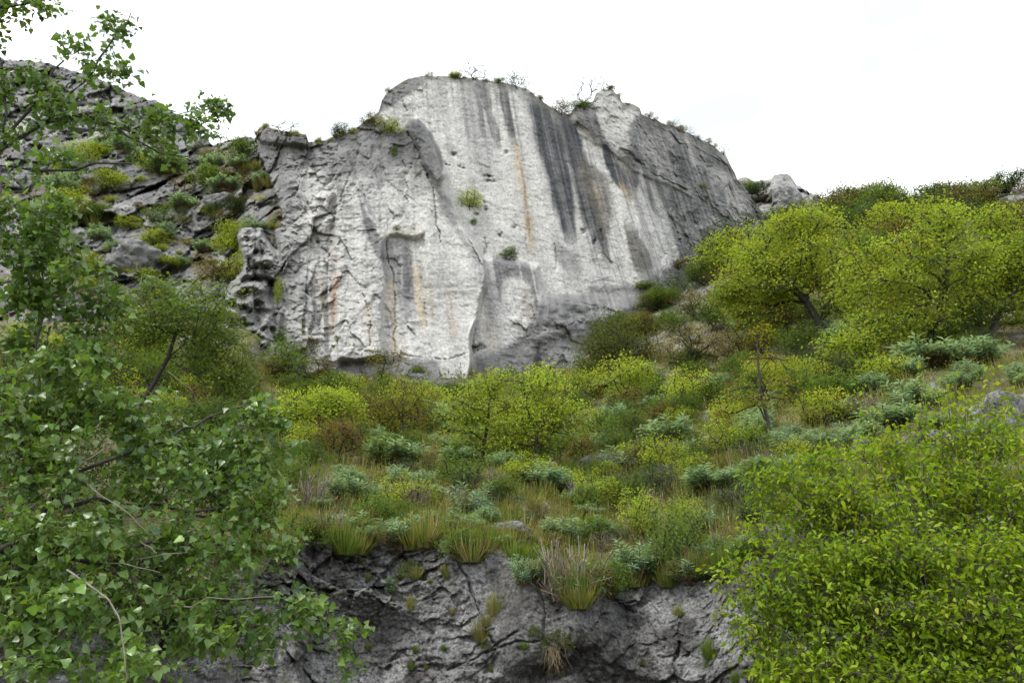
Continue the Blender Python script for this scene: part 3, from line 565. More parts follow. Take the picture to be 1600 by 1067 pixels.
def skeleton(base_pts, attr, R, pen=.35, curl=.10, step=None):
    """branches that reach every attractor from a trunk polyline; returns node positions, parents, loads"""
    nodes = [np.array(p, float) for p in base_pts]; par = [-1] + list(range(len(nodes) - 1)); ld = [0.]
    for a, b in zip(nodes[:-1], nodes[1:]): ld.append(ld[-1] + np.linalg.norm(b - a))
    order = np.argsort(np.linalg.norm(attr - nodes[-1], axis=1)); tips = []
    size = max(np.ptp(attr, axis=0).max(), 1e-3); step = step or size / 14
    NP = np.zeros((len(nodes) + 400 * 60, 3)); n = len(nodes); NP[:n] = nodes; LD = np.zeros(len(NP)); LD[:n] = ld
    first = max(0, len(nodes) // 3)
    for a in attr[order]:
        d = np.linalg.norm(NP[first:n] - a, axis=1); c = d + pen * LD[first:n]
        i = int(np.argmin(c)) + first; L = d[i - first]; m = max(1, int(L / step)); prev = i
        pd = unit(NP[i] - NP[par[i]]) if par[i] >= 0 else np.array([0, 0, 1.])
        c1 = NP[i] + pd * L * .35
        for k in range(1, m + 1):
            t = k / m; q = (1 - t) ** 2 * NP[i] + 2 * t * (1 - t) * c1 + t * t * a
            if k < m: q = q + R.normal(0, curl * step, 3)
            if n >= len(NP): break
            NP[n] = q; LD[n] = LD[prev] + L / m; par.append(prev); prev = n; n += 1
        tips.append(prev)
    P = NP[:n]; par = np.array(par); load = np.zeros(n); load[tips] += 1
    for i in range(n - 1, 0, -1): load[par[i]] += load[i]
    return P, par, load, np.array(tips)
def branch_geo(P, par, load, r_trunk, r_tip, col, R, sel=None, top=None, expo=.5):
    n = len(P); top = top or load.max()
    r = r_tip + (r_trunk - r_tip) * (load / top) ** expo
    d = np.zeros_like(P); ok = par >= 0; d[ok] = P[ok] - P[par[ok]]; d[~ok] = d[np.argmax(ok)]
    g = Geo(); idx = np.where(ok if sel is None else ok & sel)[0]
    rr = r[par[idx]]; rr = np.minimum(rr, r[idx] * 1.35)
    for lo, hi, s in ((0, .006, 3), (.006, .03, 5), (.03, 9, 8)):
        k = idx[(r[idx] >= lo) & (r[idx] < hi)]
        if len(k): tubes(g, P[par[k]], P[k], np.minimum(r[par[k]], r[k] * 1.35), r[k], d[par[k]], d[k], s, np.asarray(col) * R.uniform(.75, 1.25, (len(k), 1)))
    return g
def pick(cols, n, R, var=.18):
    c = np.array([x[:3] for x in cols], float); w = np.array([x[3] for x in cols], float)
    return c[R.choice(len(c), n, p=w / w.sum())] * R.uniform(1 - var, 1 + var, (n, 1)) * R.uniform(1 - var * .3, 1 + var * .3, (n, 3))
def leaf_cloud(g, tips, per, spread, ln, cols, R, tpl=DIAMOND, wr=.55, flat=.75, droop=.2, var=.18, tipg=None, tipcol=None):
    """leaf sprays round branch tips"""
    n = len(tips); off = R.normal(0, 1, (n, per, 3)) * spread * np.array([1, 1, flat])
    keep = R.random((n, per)) < (.35 + .65 * R.random((n, 1)))
    pos = (tips[:, None] + off)[keep]; o = off[keep]
    cc = np.repeat(pick(cols, n, R, .36)[:, None], per, 1)[keep]; ind = pick(cols, len(pos), R, var)
    col = cc * .62 + ind * .38
    d = unit(o) * .7 + R.normal(0, .6, pos.shape) + np.array([0, 0, -droop]); nr = R.normal(0, .55, pos.shape) + np.array([0, -.15, .9])
    L = ln * R.uniform(.45, 1.35, len(pos))
    leaves(g, tpl, pos, d, nr, L, L * wr * R.uniform(.8, 1.2, len(pos)), col)
    if tipg is not None:
        k = keep & (R.random((n, per)) < .3); a = np.repeat(tips[:, None], per, 1)[k]; b = (tips[:, None] + off)[k]
        m = len(a); r = np.full(m, ln * .018); tubes(tipg, a, b, r * 1.5, r, b - a, b - a, 3, tipcol)
    return pos, d, nr, L, col

SURF = {'h': hill_pt, 'w': wall_pt, 'c': cliff_pt, 'r': rear_pt}
SURFY = {'h': hill_Y, 'w': wall_Y, 'c': cliff_Y, 'r': rear_Y}
def spot(s, px, py):
    cols, t, b, rows, P = GRID[{'h': 'hillside', 'w': 'rock_face', 'c': 'cliff', 'r': 'rear_hill'}[s]]
    i = int(np.clip(np.searchsorted(cols, px), 0, len(cols) - 1)); v = (py - t[i]) / (b[i] - t[i])
    p = P[int(np.clip(np.searchsorted(rows, v), 0, len(rows) - 1)), i]
    return p, float(mpp(px, py, p[1]))

BARK_D, BARK_G, TAN = np.array([.030, .026, .021]), np.array([.12, .11, .095]), np.array([.18, .155, .125])
YG = [(.34, .43, .06, 5), (.28, .38, .05, 3), (.38, .36, .05, 1.2), (.16, .23, .03, 1)]
YG2 = [(.31, .41, .05, 5), (.24, .34, .045, 3), (.34, .30, .05, 1), (.13, .18, .03, 1)]
FG = [(.14, .23, .045, 5), (.10, .18, .035, 3), (.17, .22, .04, 1)]
MG = [(.09, .16, .03, 5), (.13, .19, .03, 3), (.05, .085, .025, 2)]
DG = [(.035, .065, .022, 5), (.05, .085, .03, 3), (.07, .10, .03, 1)]
OL = [(.15, .145, .05, 5), (.18, .15, .06, 3), (.09, .10, .04, 3), (.18, .11, .05, 1)]
RD = [(.14, .12, .04, 4), (.19, .09, .045, 3), (.10, .12, .035, 3), (.26, .15, .09, 1)]
SPG = [(.20, .30, .245, 5), (.26, .37, .31, 3), (.12, .20, .145, 3), (.22, .27, .15, 1)]
GRS = [(.24, .24, .06, 5), (.29, .26, .11, 3), (.15, .20, .04, 5), (.36, .31, .19, 1.5), (.19, .13, .06, 1)]

# ------------------------------------------------------------------ plant kinds of unit size (1 wide, 1 high), each a set of parts to copy
def proto_spurge(seed, dry=0):
    R = np.random.default_rng(seed); s, f = Geo(), Geo(); n = int(R.integers(28, 60))
    az = R.uniform(0, 2 * np.pi, n); ti = np.sqrt(R.random(n)) * R.uniform(.85, 1.4)
    dr = np.stack([np.sin(ti) * np.cos(az), np.sin(ti) * np.sin(az), np.cos(ti)], -1)
    L = R.uniform(.55, 1.1, n) * np.where(ti > .9, .62, .9); b = np.stack([.10 * np.cos(az), .10 * np.sin(az), 0 * az], -1) * R.random((n, 1))
    tip = b + dr * L[:, None] * np.array([.62, .62, 1]); tip[:, 2] += .05; mid = b * .5 + tip * .5 + np.stack([0 * az, 0 * az, -.06 * L], -1)
    r = np.full(n, .010); tubes(s, b, mid, r, r * .9, mid - b, tip - b, 4, np.array([.17, .10, .07])); tubes(s, mid, tip, r * .9, r * .6, tip - b, tip - mid, 4, np.array([.15, .15, .09]))
    m = 26
    for k in range(m):
        t = .40 + .62 * k / m; p = np.where(t < .5, b + (mid - b) * 2 * t, mid + (tip - mid) * (2 * t - 1)) if t <= 1 else tip
        ax = unit(tip - mid); a2 = az + k * 2.4 + R.uniform(-.3, .3, n); u = unit(np.cross(ax, [0.31, .2, .92])); v = np.cross(ax, u)
        out = u * np.cos(a2)[:, None] + v * np.sin(a2)[:, None]
        d = out * (1.0 - .55 * (t - .4)) + ax * (.15 + .75 * max(0, t - .55)); ln = .155 * (1 - .25 * abs(t - .75)) * R.uniform(.8, 1.15, n)
        c = pick(SPG, n, R, .12); old = (t < .52) & (R.random(n) < .45); c[old] = np.array([.22, .13, .06])
        leaves(f, DIAMOND, p, d, ax + R.normal(0, .15, ax.shape), ln, ln * .26, c)
    return [('stem', s.mesh('spurge_stem'), M_BARK), ('foliage', f.mesh('spurge_foliage'), M_LEAF)]
def proto_dry(seed):
    R = np.random.default_rng(seed); s, f = Geo(), Geo()
    for k in range(95):
        az = R.uniform(0, 2 * np.pi); ti = R.uniform(.1, 1.35); L = R.uniform(.6, 1.05) * (.55 if ti > .8 else .92)
        b = np.array([.22 * math.cos(az), .22 * math.sin(az), 0]) * R.random(); o = np.array([math.sin(ti) * math.cos(az) * .62, math.sin(ti) * math.sin(az) * .62, math.cos(ti)])
        p = [b, b + o * L * .4 + np.array([0, 0, -.03]), b + o * L * .75 + R.normal(0, .04, 3), b + o * L + np.array([0, 0, .07]) + R.normal(0, .06, 3)]
        polyline_tube(s, p, .011, .006, 4, TAN * R.uniform(.55, 1.35) * np.array([1, R.uniform(.88, 1), R.uniform(.8, 1.05)]))
    n = 120; az = R.uniform(0, 6.28, n); p = np.stack([.42 * np.cos(az), .42 * np.sin(az), R.uniform(.1, .5, n)], -1)
    leaves(f, DIAMOND, p, R.normal(0, 1, (n, 3)), R.normal(0, 1, (n, 3)), .11, .022, pick([(.2, .14, .07, 3), (.14, .2, .13, 2)], n, R))
    return [('stem', s.mesh('dry_stem'), M_BARK), ('foliage', f.mesh('dry_foliage'), M_LEAF)]
def proto_tuft(seed, cols, n=260, stiff=.5, hang=0):
    R = np.random.default_rng(seed); f = Geo(); az = R.uniform(0, 6.28, n); ti = np.sqrt(R.random(n)) * 1.2
    d = np.stack([np.sin(ti) * np.cos(az) * .6, np.sin(ti) * np.sin(az) * .6, np.cos(ti)], -1); b = np.stack([.2 * np.cos(az), .2 * np.sin(az), 0 * az], -1) * R.random((n, 1))
    L = R.uniform(.5, 1.05, n); leaves(f, BLADE, b, d, -np.stack([np.cos(az), np.sin(az), -.2 + 0 * az], -1), L, .022, pick(cols, n, R))
    if hang:
        m = 24; az = R.uniform(0, 6.28, m); b = np.stack([.3 * np.cos(az), -.25 - .1 * R.random(m), .05 + 0 * az], -1)
        leaves(f, BLADE, b, np.stack([R.normal(0, .3, m), -.15 + 0 * az, -1 + 0 * az], -1), np.array([[0, -1., 0]]) + R.normal(0, .2, (m, 3)), R.uniform(.4, 1.3, m), .012, pick([(.2, .15, .09, 1)], m, R))
    return [('foliage', f.mesh('tuft_foliage'), M_GRASS)]
def proto_shrub(seed, cols, leaf=.05, per=26, K=90, spread=.075, barkc=BARK_D, tipleaf=True, low=.15, stems=5, thin=.010, wr=.5):
    R = np.random.default_rng(seed); a = R.normal(0, 1, (K * 3, 3)); a = unit(a) * (R.random((K * 3, 1)) ** .42)
    a = a[(a[:, 2] > -.75)]; a = a[fbm(a * 2.1 + seed, 2, seed) > -.22][:K]
    a = a * np.array([.46, .46, .46]) + np.array([0, 0, .52]); a[:, 2] = np.maximum(a[:, 2], low)
    P, par, load, tips = skeleton([(0, 0, -.05), (0, 0, .03), (R.uniform(-.03, .03), R.uniform(-.03, .03), .12)], a, R, .45)
    b = branch_geo(P, par, load, .022, thin * .45, barkc, R); f = Geo()
    leaf_cloud(f, P[tips], per, spread, leaf, cols, R, DIAMOND, wr, tipg=b, tipcol=barkc * 1.3)
    return [('branches', b.mesh('shrub_branches'), M_BARK), ('foliage', f.mesh('shrub_foliage'), M_LEAF)]
def proto_cushion(seed, cols):
    R = np.random.default_rng(seed); n = 900; d = unit(R.normal(0, 1, (n, 3))); d[:, 2] = np.abs(d[:, 2]) * 1.2 - .15; d = unit(d)
    lump = 1 + .25 * fbm(d * 2.5 + seed, 2, seed)[:, None]; f, s = Geo(), Geo(); rr = R.uniform(.25, .47, (n, 1)) * lump
    leaves(f, DIAMOND, d * rr * np.array([1, 1, 1.7]), d + R.normal(0, .5, d.shape), R.normal(0, 1, d.shape), .085, .035, pick(cols, n, R))
    k = 30; e = d[:k] * rr[:k]; z = np.zeros((k, 3)); tubes(s, z, e * np.array([1, 1, 1.6]), np.full(k, .012), np.full(k, .006), e, e, 3, np.array([.13, .09, .06]))
    return [('stem', s.mesh('cushion_stem'), M_BARK), ('foliage', f.mesh('cushion_foliage'), M_LEAF)]
def proto_wispy(seed, cols, per=3):
    R = np.random.default_rng(seed); K = 70; a = R.uniform(-1, 1, (K, 3)) * np.array([.48, .3, .42]) + np.array([0, 0, .56])
    P, par, load, tips = skeleton([(0, 0, -.04), (0, 0, .05), (.01, 0, .15)], a, R, .5, .2)
    b = branch_geo(P, par, load, .022, .004, np.array([.06, .055, .045]), R); f = Geo(); leaf_cloud(f, P[tips], per, .05, .045, cols, R, DIAMOND, .5, tipg=b, tipcol=BARK_D)
    return [('branches', b.mesh('wispy_branches'), M_BARK), ('foliage', f.mesh('wispy_foliage'), M_LEAF)]
def proto_trunks(seed):
    R = np.random.default_rng(seed); s = Geo(); polyline_tube(s, [(0, 0, -.1), (.03, 0, .4), (-.02, .02, .75), (.02, 0, 1)], .05, .02, 6, np.array([.02, .018, .017]), .012, R)
    for k in range(4):
        z = R.uniform(.4, .95); polyline_tube(s, [(0, 0, z), (R.uniform(-.3, .3), R.uniform(-.2, .2), z + R.uniform(.05, .2))], .018, .008, 4, np.array([.03, .027, .025]))
    return [('trunk', s.mesh('bare_trunk'), M_BARK)]
def proto_hanging(seed):
    R = np.random.default_rng(seed); f = Geo(); m = 46; az = R.uniform(0, 6.28, m); b = np.stack([R.normal(-.08, .11, m), -.3 - .1 * R.random(m), R.uniform(-.1, .15, m)], -1)
    leaves(f, BLADE, b, np.stack([R.normal(0, .16, m), -.1 + 0 * az, -1 + 0 * az], -1), np.array([[0, -1., 0]]) + R.normal(0, .3, (m, 3)), R.uniform(.3, 1.3, m), .011, pick([(.20, .16, .10, 2), (.12, .095, .06, 1)], m, R))
    return proto_cushion(seed, [(.10, .16, .04, 3), (.17, .15, .05, 2), (.07, .10, .03, 2)]) + [('roots', f.mesh('hanging_roots'), M_GRASS)]
PROTO = {'spurge': [proto_spurge(s) for s in range(1, 10)], 'dry': [proto_dry(s) for s in (11, 12, 13)],
    'tuft': [proto_tuft(s, GRS) for s in (21, 22, 23)], 'green_tuft': [proto_tuft(s, [(.10, .17, .03, 3), (.16, .2, .04, 2)], 320) for s in (24, 25)],
    'hanging_tuft': [proto_hanging(27)],
    'yg': [proto_shrub(s, YG, .045, 46) for s in (31, 32, 33)], 'fg': [proto_shrub(s, FG, .045, 42) for s in (34, 35)], 'mg': [proto_shrub(s, MG, .045, 44) for s in (36, 37, 38)],
    'dg': [proto_shrub(s, DG, .04, 52, 90, .07) for s in (39, 40)], 'ol': [proto_shrub(s, OL, .04, 34) for s in (41, 42, 43)], 'rd': [proto_shrub(s, RD, .045, 36) for s in (44, 45)],
    'gb': [proto_shrub(s, [(.09, .13, .09, 3), (.12, .15, .10, 2), (.07, .09, .05, 1)], .035, 34) for s in (46, 47)],
    'cushion': [proto_cushion(s, [(.10, .16, .03, 3), (.15, .18, .04, 2), (.07, .10, .03, 2)]) for s in (51, 52)], 'wispy': [proto_wispy(s, OL) for s in (61, 62)], 'feathery': [proto_wispy(s, MG, 16) for s in (63, 64)], 'bare': [proto_trunks(s) for s in (66, 67, 68)]}
NAME = {'spurge': ('spurge', 'spurge'), 'dry': ('dry_stem_clump', 'dead plant'), 'tuft': ('grass_tuft', 'grass tuft'), 'green_tuft': ('grass_tuft', 'grass tuft'), 'hanging_tuft': ('cushion_plant', 'plant'),
    'yg': ('leafy_shrub', 'shrub'), 'fg': ('leafy_shrub', 'shrub'), 'mg': ('green_bush', 'bush'), 'dg': ('green_bush', 'bush'), 'ol': ('scrub_bush', 'bush'), 'rd': ('scrub_bush', 'bush'), 'gb': ('scrub_bush', 'bush'),
    'cushion': ('cushion_plant', 'plant'), 'wispy': ('bare_shrub', 'shrub'), 'feathery': ('shrub', 'shrub'), 'bare': ('dead_tree', 'dead tree')}
used = {}
R0 = random.Random(5)
def plant(kind, s, px, py, wp, hp, label, group=None, tilt=0):
    """a copy of a plant kind with its parts, standing on surface s"""
    p, m = spot(s, px, py); i = used.get(kind, 0); used[kind] = i + 1
    parts = PROTO[kind][i % len(PROTO[kind])]; name, cat = NAME[kind]
    root = empty(name, (p[0], p[1], p[2] - .04 * hp * m)); tag(root, label, cat, group)
    root.rotation_euler = (math.radians(tilt) + R0.uniform(-.06, .06), R0.uniform(-.06, .06), R0.uniform(0, 6.28) if kind != 'hanging_tuft' else 0); root.scale = (wp * m, wp * m, hp * m)
    for nm, me, mat in parts:
        o = link(nm, me, mat, root)
        if nm == 'foliage' or nm in ('stem', 'roots'): o['kind'] = 'stuff'
    return root

# ------------------------------------------------------------------ trees with their own trunks and crowns
def crown_pts(blobs, R, squash=.8):
    """attractors inside ellipsoids given as (px, py, rx, ry, forward distance, depth ratio, count)"""
    out = []
    for px, py, rx, ry, Y, dep, n in blobs:
        m = float(mpp(px, py, Y)); c = unproj(px, py, Y); v = unit(R.normal(0, 1, (n * 4, 3))) * (R.random((n * 4, 1)) ** .45)
        v = v[fbm(v * 2.3 + px * .37, 3, int(px) % 97, .7) > -.03][:n]          # lumps and gaps
        v = v * (1 + .22 * fbm(unit(v) * 2.2 + py * .53, 2, int(py) % 89))[:, None]
        out.append(c + v * np.array([rx * m, rx * m * dep, ry * m]))
    return np.concatenate(out)
def make_tree(name, label, cat, trunk, blobs, seed, cols, leaf, per, spread, r_tr, tpl=DIAMOND, wr=.55, barkc=BARK_D, pen=.35, mat=None, twigs=True, group=None, r_tip=.006, droop=.2, flat=.5, shoots=0, curl=.12, leaf_parts=0, expo=.5):
    R = np.random.default_rng(seed); A = crown_pts(blobs, R); mat = mat or M_LEAF
    base = np.array(trunk[0]); P, par, load, tips = skeleton([np.array(t) for t in trunk], A, R, pen, curl)
    root = empty(name, base); tag(root, label, cat, group)
    b = branch_geo(P - base, par, load, r_tr, r_tip, barkc, R, expo=expo); f = Geo()
    T0 = P[tips] - base
    if shoots:                                                             # long new shoots standing out of the crown, leaves all along
        mid = A.mean(0) - base; out = np.argsort(-((T0 - mid) ** 2).sum(1) - (T0[:, 2] - mid[2]) * 2)[:shoots * 2][R.permutation(shoots * 2)[:shoots]]; ex = []
        for i in out:
            L = R.uniform(.3, .75); d0 = unit(T0[i] - mid) * .8 + np.array([0, -.1, .75]) + R.normal(0, .25, 3); ln_ = [T0[i] + d0 * L * t + np.array([0, 0, -.15 * L * t * t]) for t in np.linspace(0, 1, 6)]
            polyline_tube(b, ln_, .004, .0018, 4, np.asarray(barkc) * 1.6); ex += [q + R.normal(0, .012, 3) for q in ln_[1:]] + [(p + q) / 2 for p, q in zip(ln_[:-1], ln_[1:])]
        ex = np.array(ex); r2 = leaf_cloud(f, ex, max(3, per // 6), spread * .42, leaf, cols[1:], R, tpl, wr, droop=droop)
    rec = leaf_cloud(f, T0, per, spread, leaf, cols, R, tpl, wr, flat, tipg=b if twigs else None, tipcol=np.asarray(barkc) * 1.6, droop=droop)
    if shoots: rec = tuple(np.concatenate([u, v]) for u, v in zip(rec, r2))
    link('trunk', b.mesh(name + '_trunk', True), M_BARK, root)
    if leaf_parts: rec = split_leaves(root, base, rec, tpl, wr, leaf_parts, mat); f = Geo(); leaves(f, tpl, rec[0], rec[1], rec[2], rec[3], rec[3] * wr, rec[4])
    link('foliage', f.mesh(name + '_foliage'), mat, root, 'stuff')
    return root
def split_leaves(root, base, rec, tpl, wr, count, mat):
    """the leaves that show largest become leaf objects sharing a few meshes; the others are returned"""
    pos, d, nr, L, col = rec; W3 = pos + base - np.array([0, 0, CAM_H])
    fy = W3[:, 1] * CP + W3[:, 2] * SP; ux = W3[:, 0] / fy * F + W / 2; uy = H / 2 - (-W3[:, 1] * SP + W3[:, 2] * CP) / fy * F
    ok = (ux > 8) & (ux < W - 8) & (uy > 8) & (uy < H - 8) & (fy > .5); score = np.where(ok, L / fy, 0)
    top = np.argsort(-score)[:count]; cl = []
    for k in range(6):
        c = col[top[k::6]].mean(0); jit = 1 + .35 * (k - 2.5) / 2.5
        V0, F0 = tpl; V = V0 * np.array([wr * (.85 + .06 * k), 1, 1]); V = V + np.array([0, 0, 1]) * ((.03 + .05 * k) * V0[:, 1:2] ** 2 * (-1) ** (k // 2) - .12 * (k % 3) * V0[:, :1] ** 2); cl.append(mesh_np('leaf', V, F0, None, np.broadcast_to(c * jit, (len(V), 3))))
    dd = unit(d); x = unit(np.cross(dd, nr)); z = np.cross(x, dd)
    for n, i in enumerate(top):
        o = link('leaf', cl[n % 6], mat, root)
        M = Matrix.Identity(4)
        for r in range(3): M[r][0], M[r][1], M[r][2], M[r][3] = x[i, r] * L[i], dd[i, r] * L[i], z[i, r] * L[i], pos[i, r]
        o.matrix_local = M
    k = np.ones(len(pos), bool); k[top] = False
    return pos[k], d[k], nr[k], L[k], col[k]
def hp(px, py, up=0): p = hill_pt(np.array([float(px)]), np.array([float(py)]))[0]; return p + np.array([0, 0, up])
def at(px, py, Y): return unproj(px, py, Y)
def hY(px, py): return float(hill_Y(np.array([float(px)]), np.array([float(py)]))[0])

# trees on the right hand slope
Ya = hY(1290, 535)
make_tree('slope_tree', 'broad yellow-green tree with a dark forked trunk right below the cliff edge', 'tree', [hp(1290, 535, -.3), at(1280, 505, Ya), at(1262, 474, Ya), at(1235, 450, Ya - .3)],
    [(1240, 400, 95, 62, Ya, .8, 150), (1190, 440, 70, 60, Ya, .8, 100), (1300, 440, 60, 60, Ya, .8, 60), (1150, 470, 40, 40, Ya, .8, 40), (1250, 350, 50, 25, Ya, .8, 40)], 201, YG, .15, 84, .38, .2, wr=.6, r_tip=.012)
Yb = hY(1340, 470) + 3
make_tree('slope_tree', 'paler green rounded tree half hidden behind the broad forked tree', 'tree', [hp(1335, 470, -.3), at(1335, 440, Yb), at(1335, 415, Yb)],
    [(1335, 385, 48, 45, Yb, .8, 90), (1320, 425, 40, 35, Yb, .8, 40)], 202, FG[:1] + YG2, .14, 60, .4, .13, r_tip=.012)
Yc = hY(1455, 560)
make_tree('slope_tree', 'tall airy tree with spreading dark branches and a pointed top at right', 'tree', [hp(1455, 560, -.3), at(1452, 535, Yc), at(1465, 500, Yc), at(1478, 450, Yc), at(1482, 400, Yc), at(1470, 345, Yc)],
    [(1395, 435, 92, 66, Yc, .8, 150), (1475, 395, 75, 80, Yc, .8, 120), (1380, 520, 60, 35, Yc, .8, 60), (1470, 335, 25, 25, Yc, .8, 16), (1330, 545, 50, 25, Yc - .5, .8, 40), (1440, 500, 60, 30, Yc, .8, 40)], 203, YG2, .13, 66, .32, .14, wr=.6, r_tip=.010, pen=.25)
Yd = hY(1545, 535)
make_tree('slope_tree', 'leaning multi-stemmed tree cut by the right edge of the picture', 'tree', [hp(1545, 540, -.3), at(1555, 500, Yd), at(1575, 470, Yd), at(1605, 430, Yd)],
    [(1580, 410, 60, 55, Yd, .8, 120), (1520, 440, 45, 45, Yd, .8, 50), (1650, 420, 60, 70, Yd, .8, 80), (1590, 480, 50, 25, Yd, .8, 30), (1560, 350, 40, 25, Yd, .8, 30)], 204, YG2, .13, 70, .32, .14, wr=.6, r_tip=.010)
Ye = hY(1205, 695)
make_tree('sapling', 'thin dark sapling with sparse yellowing leaves standing on the mid slope', 'tree', [hp(1205, 697, -.2), at(1200, 660, Ye), at(1188, 610, Ye), at(1184, 560, Ye), at(1183, 525, Ye)],
    [(1185, 520, 25, 14, Ye, .8, 10), (1190, 565, 40, 25, Ye, .8, 14), (1160, 625, 42, 25, Ye, .8, 26), (1215, 610, 40, 25, Ye, .8, 20), (1140, 650, 25, 20, Ye, .8, 12), (1255, 640, 10, 16, Ye, .6, 4), (1235, 585, 12, 35, Ye, .6, 5)], 205, [(.30, .27, .03, 4), (.2, .23, .03, 4), (.34, .24, .05, 1)], .075, 26, .12, .05, wr=.6, r_tip=.006, pen=.2)
# trees under the cliff
Yf = hY(840, 735)
make_tree('slope_tree', 'yellow-green bushy tree in the middle of the slope below the cliff foot', 'tree', [hp(838, 738, -.2), at(838, 700, Yf), at(837, 660, Yf)],
    [(840, 640, 60, 58, Yf, .8, 130), (880, 660, 45, 45, Yf, .8, 60), (800, 690, 40, 40, Yf, .8, 40), (850, 590, 28, 22, Yf, .8, 24)], 206, YG, .075, 60, .19, .06, wr=.6, r_tip=.006)
Yg = hY(752, 728)
make_tree('slope_tree', 'slender open yellow-green tree left beside the bushy tree under the cliff', 'tree', [hp(752, 728, -.2), at(755, 700, Yg), at(762, 660, Yg), at(766, 620, Yg)],
    [(750, 640, 55, 50, Yg, .8, 100), (720, 670, 40, 40, Yg, .8, 40), (775, 600, 35, 25, Yg, .8, 36), (740, 700, 40, 20, Yg, .8, 20)], 207, YG2, .075, 46, .18, .05, wr=.6, r_tip=.006)
Yh = hY(500, 690)
make_tree('slope_tree', 'dense golden-green round tree at the left foot of the pale cliff', 'tree', [hp(500, 690, -.2), at(500, 665, Yh), at(498, 650, Yh)],
    [(520, 640, 42, 36, Yh, .8, 110), (460, 645, 36, 40, Yh, .8, 80), (430, 660, 25, 30, Yh, .8, 30)], 208, YG[:1] + YG2, .085, 66, .2, .07, wr=.6, r_tip=.006)
Yi = hY(630, 690)
make_tree('slope_tree', 'thin-branched olive tree with reddish tips under the cliff foot', 'tree', [hp(630, 692, -.2), at(628, 660, Yi), at(630, 630, Yi)],
    [(640, 630, 60, 36, Yi, .8, 90), (590, 645, 40, 40, Yi, .8, 50), (660, 660, 40, 30, Yi, .8, 30)], 209, [(.17, .18, .03, 5), (.13, .15, .03, 3), (.22, .14, .05, 1.4)], .085, 40, .22, .06, wr=.6, r_tip=.006)
Yj = 44.2
make_tree('small_tree', 'spindly small tree with few leaves against the pale rock at the cliff foot', 'tree', [hp(595, 605, -.2), at(597, 585, Yj), at(600, 570, Yj)],
    [(600, 565, 26, 20, Yj, .8, 26), (625, 556, 18, 10, Yj, .8, 10), (590, 590, 18, 10, Yj, .8, 8)], 210, [(.2, .2, .04, 3), (.12, .15, .04, 2), (.24, .16, .07, 1)], .13, 26, .3, .06, r_tip=.01)
Yk = hY(970, 590)
make_tree('slope_tree', 'dark many-stemmed bushy tree at the right foot of the cliff', 'tree', [hp(972, 590, -.3), at(970, 575, Yk), at(968, 560, Yk)],
    [(970, 540, 58, 38, Yk, .8, 110), (930, 550, 32, 25, Yk, .8, 30), (1010, 545, 32, 35, Yk, .8, 40), (960, 505, 36, 16, Yk, .8, 26)], 211, [(.10, .135, .03, 4), (.15, .17, .035, 3), (.06, .08, .025, 2)], .13, 50, .34, .09, r_tip=.012)
Yl = hY(1090, 590)
make_tree('slope_tree', 'brownish half-bare bushy tree between the dark bush and the sapling', 'tree', [hp(1087, 594, -.2), at(1085, 570, Yl), at(1078, 545, Yl)],
    [(1070, 530, 45, 30, Yl, .8, 70), (1120, 550, 45, 30, Yl, .8, 50), (1050, 560, 25, 20, Yl, .8, 14)], 212, OL, .11, 24, .3, .07, r_tip=.012)
# left hand trees in the middle distance
Ym = 19.0
make_tree('tangled_tree', 'tree with a tangle of bare dark branches and small light leaves behind the poplar', 'tree', [hp(200, 800, -.4), at(205, 720, Ym), at(215, 640, Ym), at(240, 600, Ym), at(262, 560, Ym), at(275, 520, Ym)],
    [(285, 500, 105, 66, Ym, .7, 180), (340, 550, 65, 50, Ym, .7, 60), (220, 500, 60, 60, Ym, .7, 50), (350, 595, 60, 30, Ym, .7, 40)], 213, [(.12, .19, .04, 5), (.08, .13, .03, 3), (.20, .25, .05, 1)], .085, 60, .17, .055, wr=.6, r_tip=.006, pen=.3, curl=.3, expo=.5)
make_tree('understory_tree', 'dense mid-green leafy bush between the poplar and the grassy slope', 'tree', [hp(345, 890, -.3), at(345, 830, 11.6), at(345, 790, 11.6)],
    [(330, 740, 100, 75, 11.6, .7, 190), (260, 690, 70, 60, 11.6, .7, 90), (400, 770, 50, 75, 11.6, .7, 70), (330, 660, 70, 36, 12, .7, 60)], 214, [(.075, .14, .03, 5), (.10, .17, .035, 3), (.05, .09, .025, 2)], .06, 60, .11, .05, OVAL, .5, r_tip=.004)
for lab, bx, by, Yq, bl, sd in (('dark leafy thicket low behind the poplar branches at the left edge', 60, 1010, 8.2, [(60, 880, 130, 110, 8.2, .6, 150), (-80, 800, 120, 160, 8.2, .6, 120)], 215),
                                ('dark green thicket low behind the poplar above the rock foot', 260, 985, 9.0, [(250, 900, 110, 80, 9.4, .6, 130), (330, 960, 60, 60, 9.2, .6, 40)], 216),
                                ('tall green thicket rising behind the upper poplar leaves at far left', 30, 860, 13.0, [(30, 620, 130, 110, 13.5, .6, 160), (150, 600, 70, 90, 13.5, .6, 60), (-120, 560, 120, 140, 13.5, .6, 80), (120, 720, 110, 80, 13, .6, 90)], 217)):
    make_tree('thicket', lab, 'shrub', [hp(bx, by, -.2), at(bx, by - 30, Yq), at(bx + 5, by - 60, Yq)], bl, sd, [(.05, .095, .025, 5), (.075, .125, .03, 3), (.035, .06, .02, 2), (.12, .15, .03, 1)], .065, 44, .15, .05, OVAL, .55, r_tip=.004)

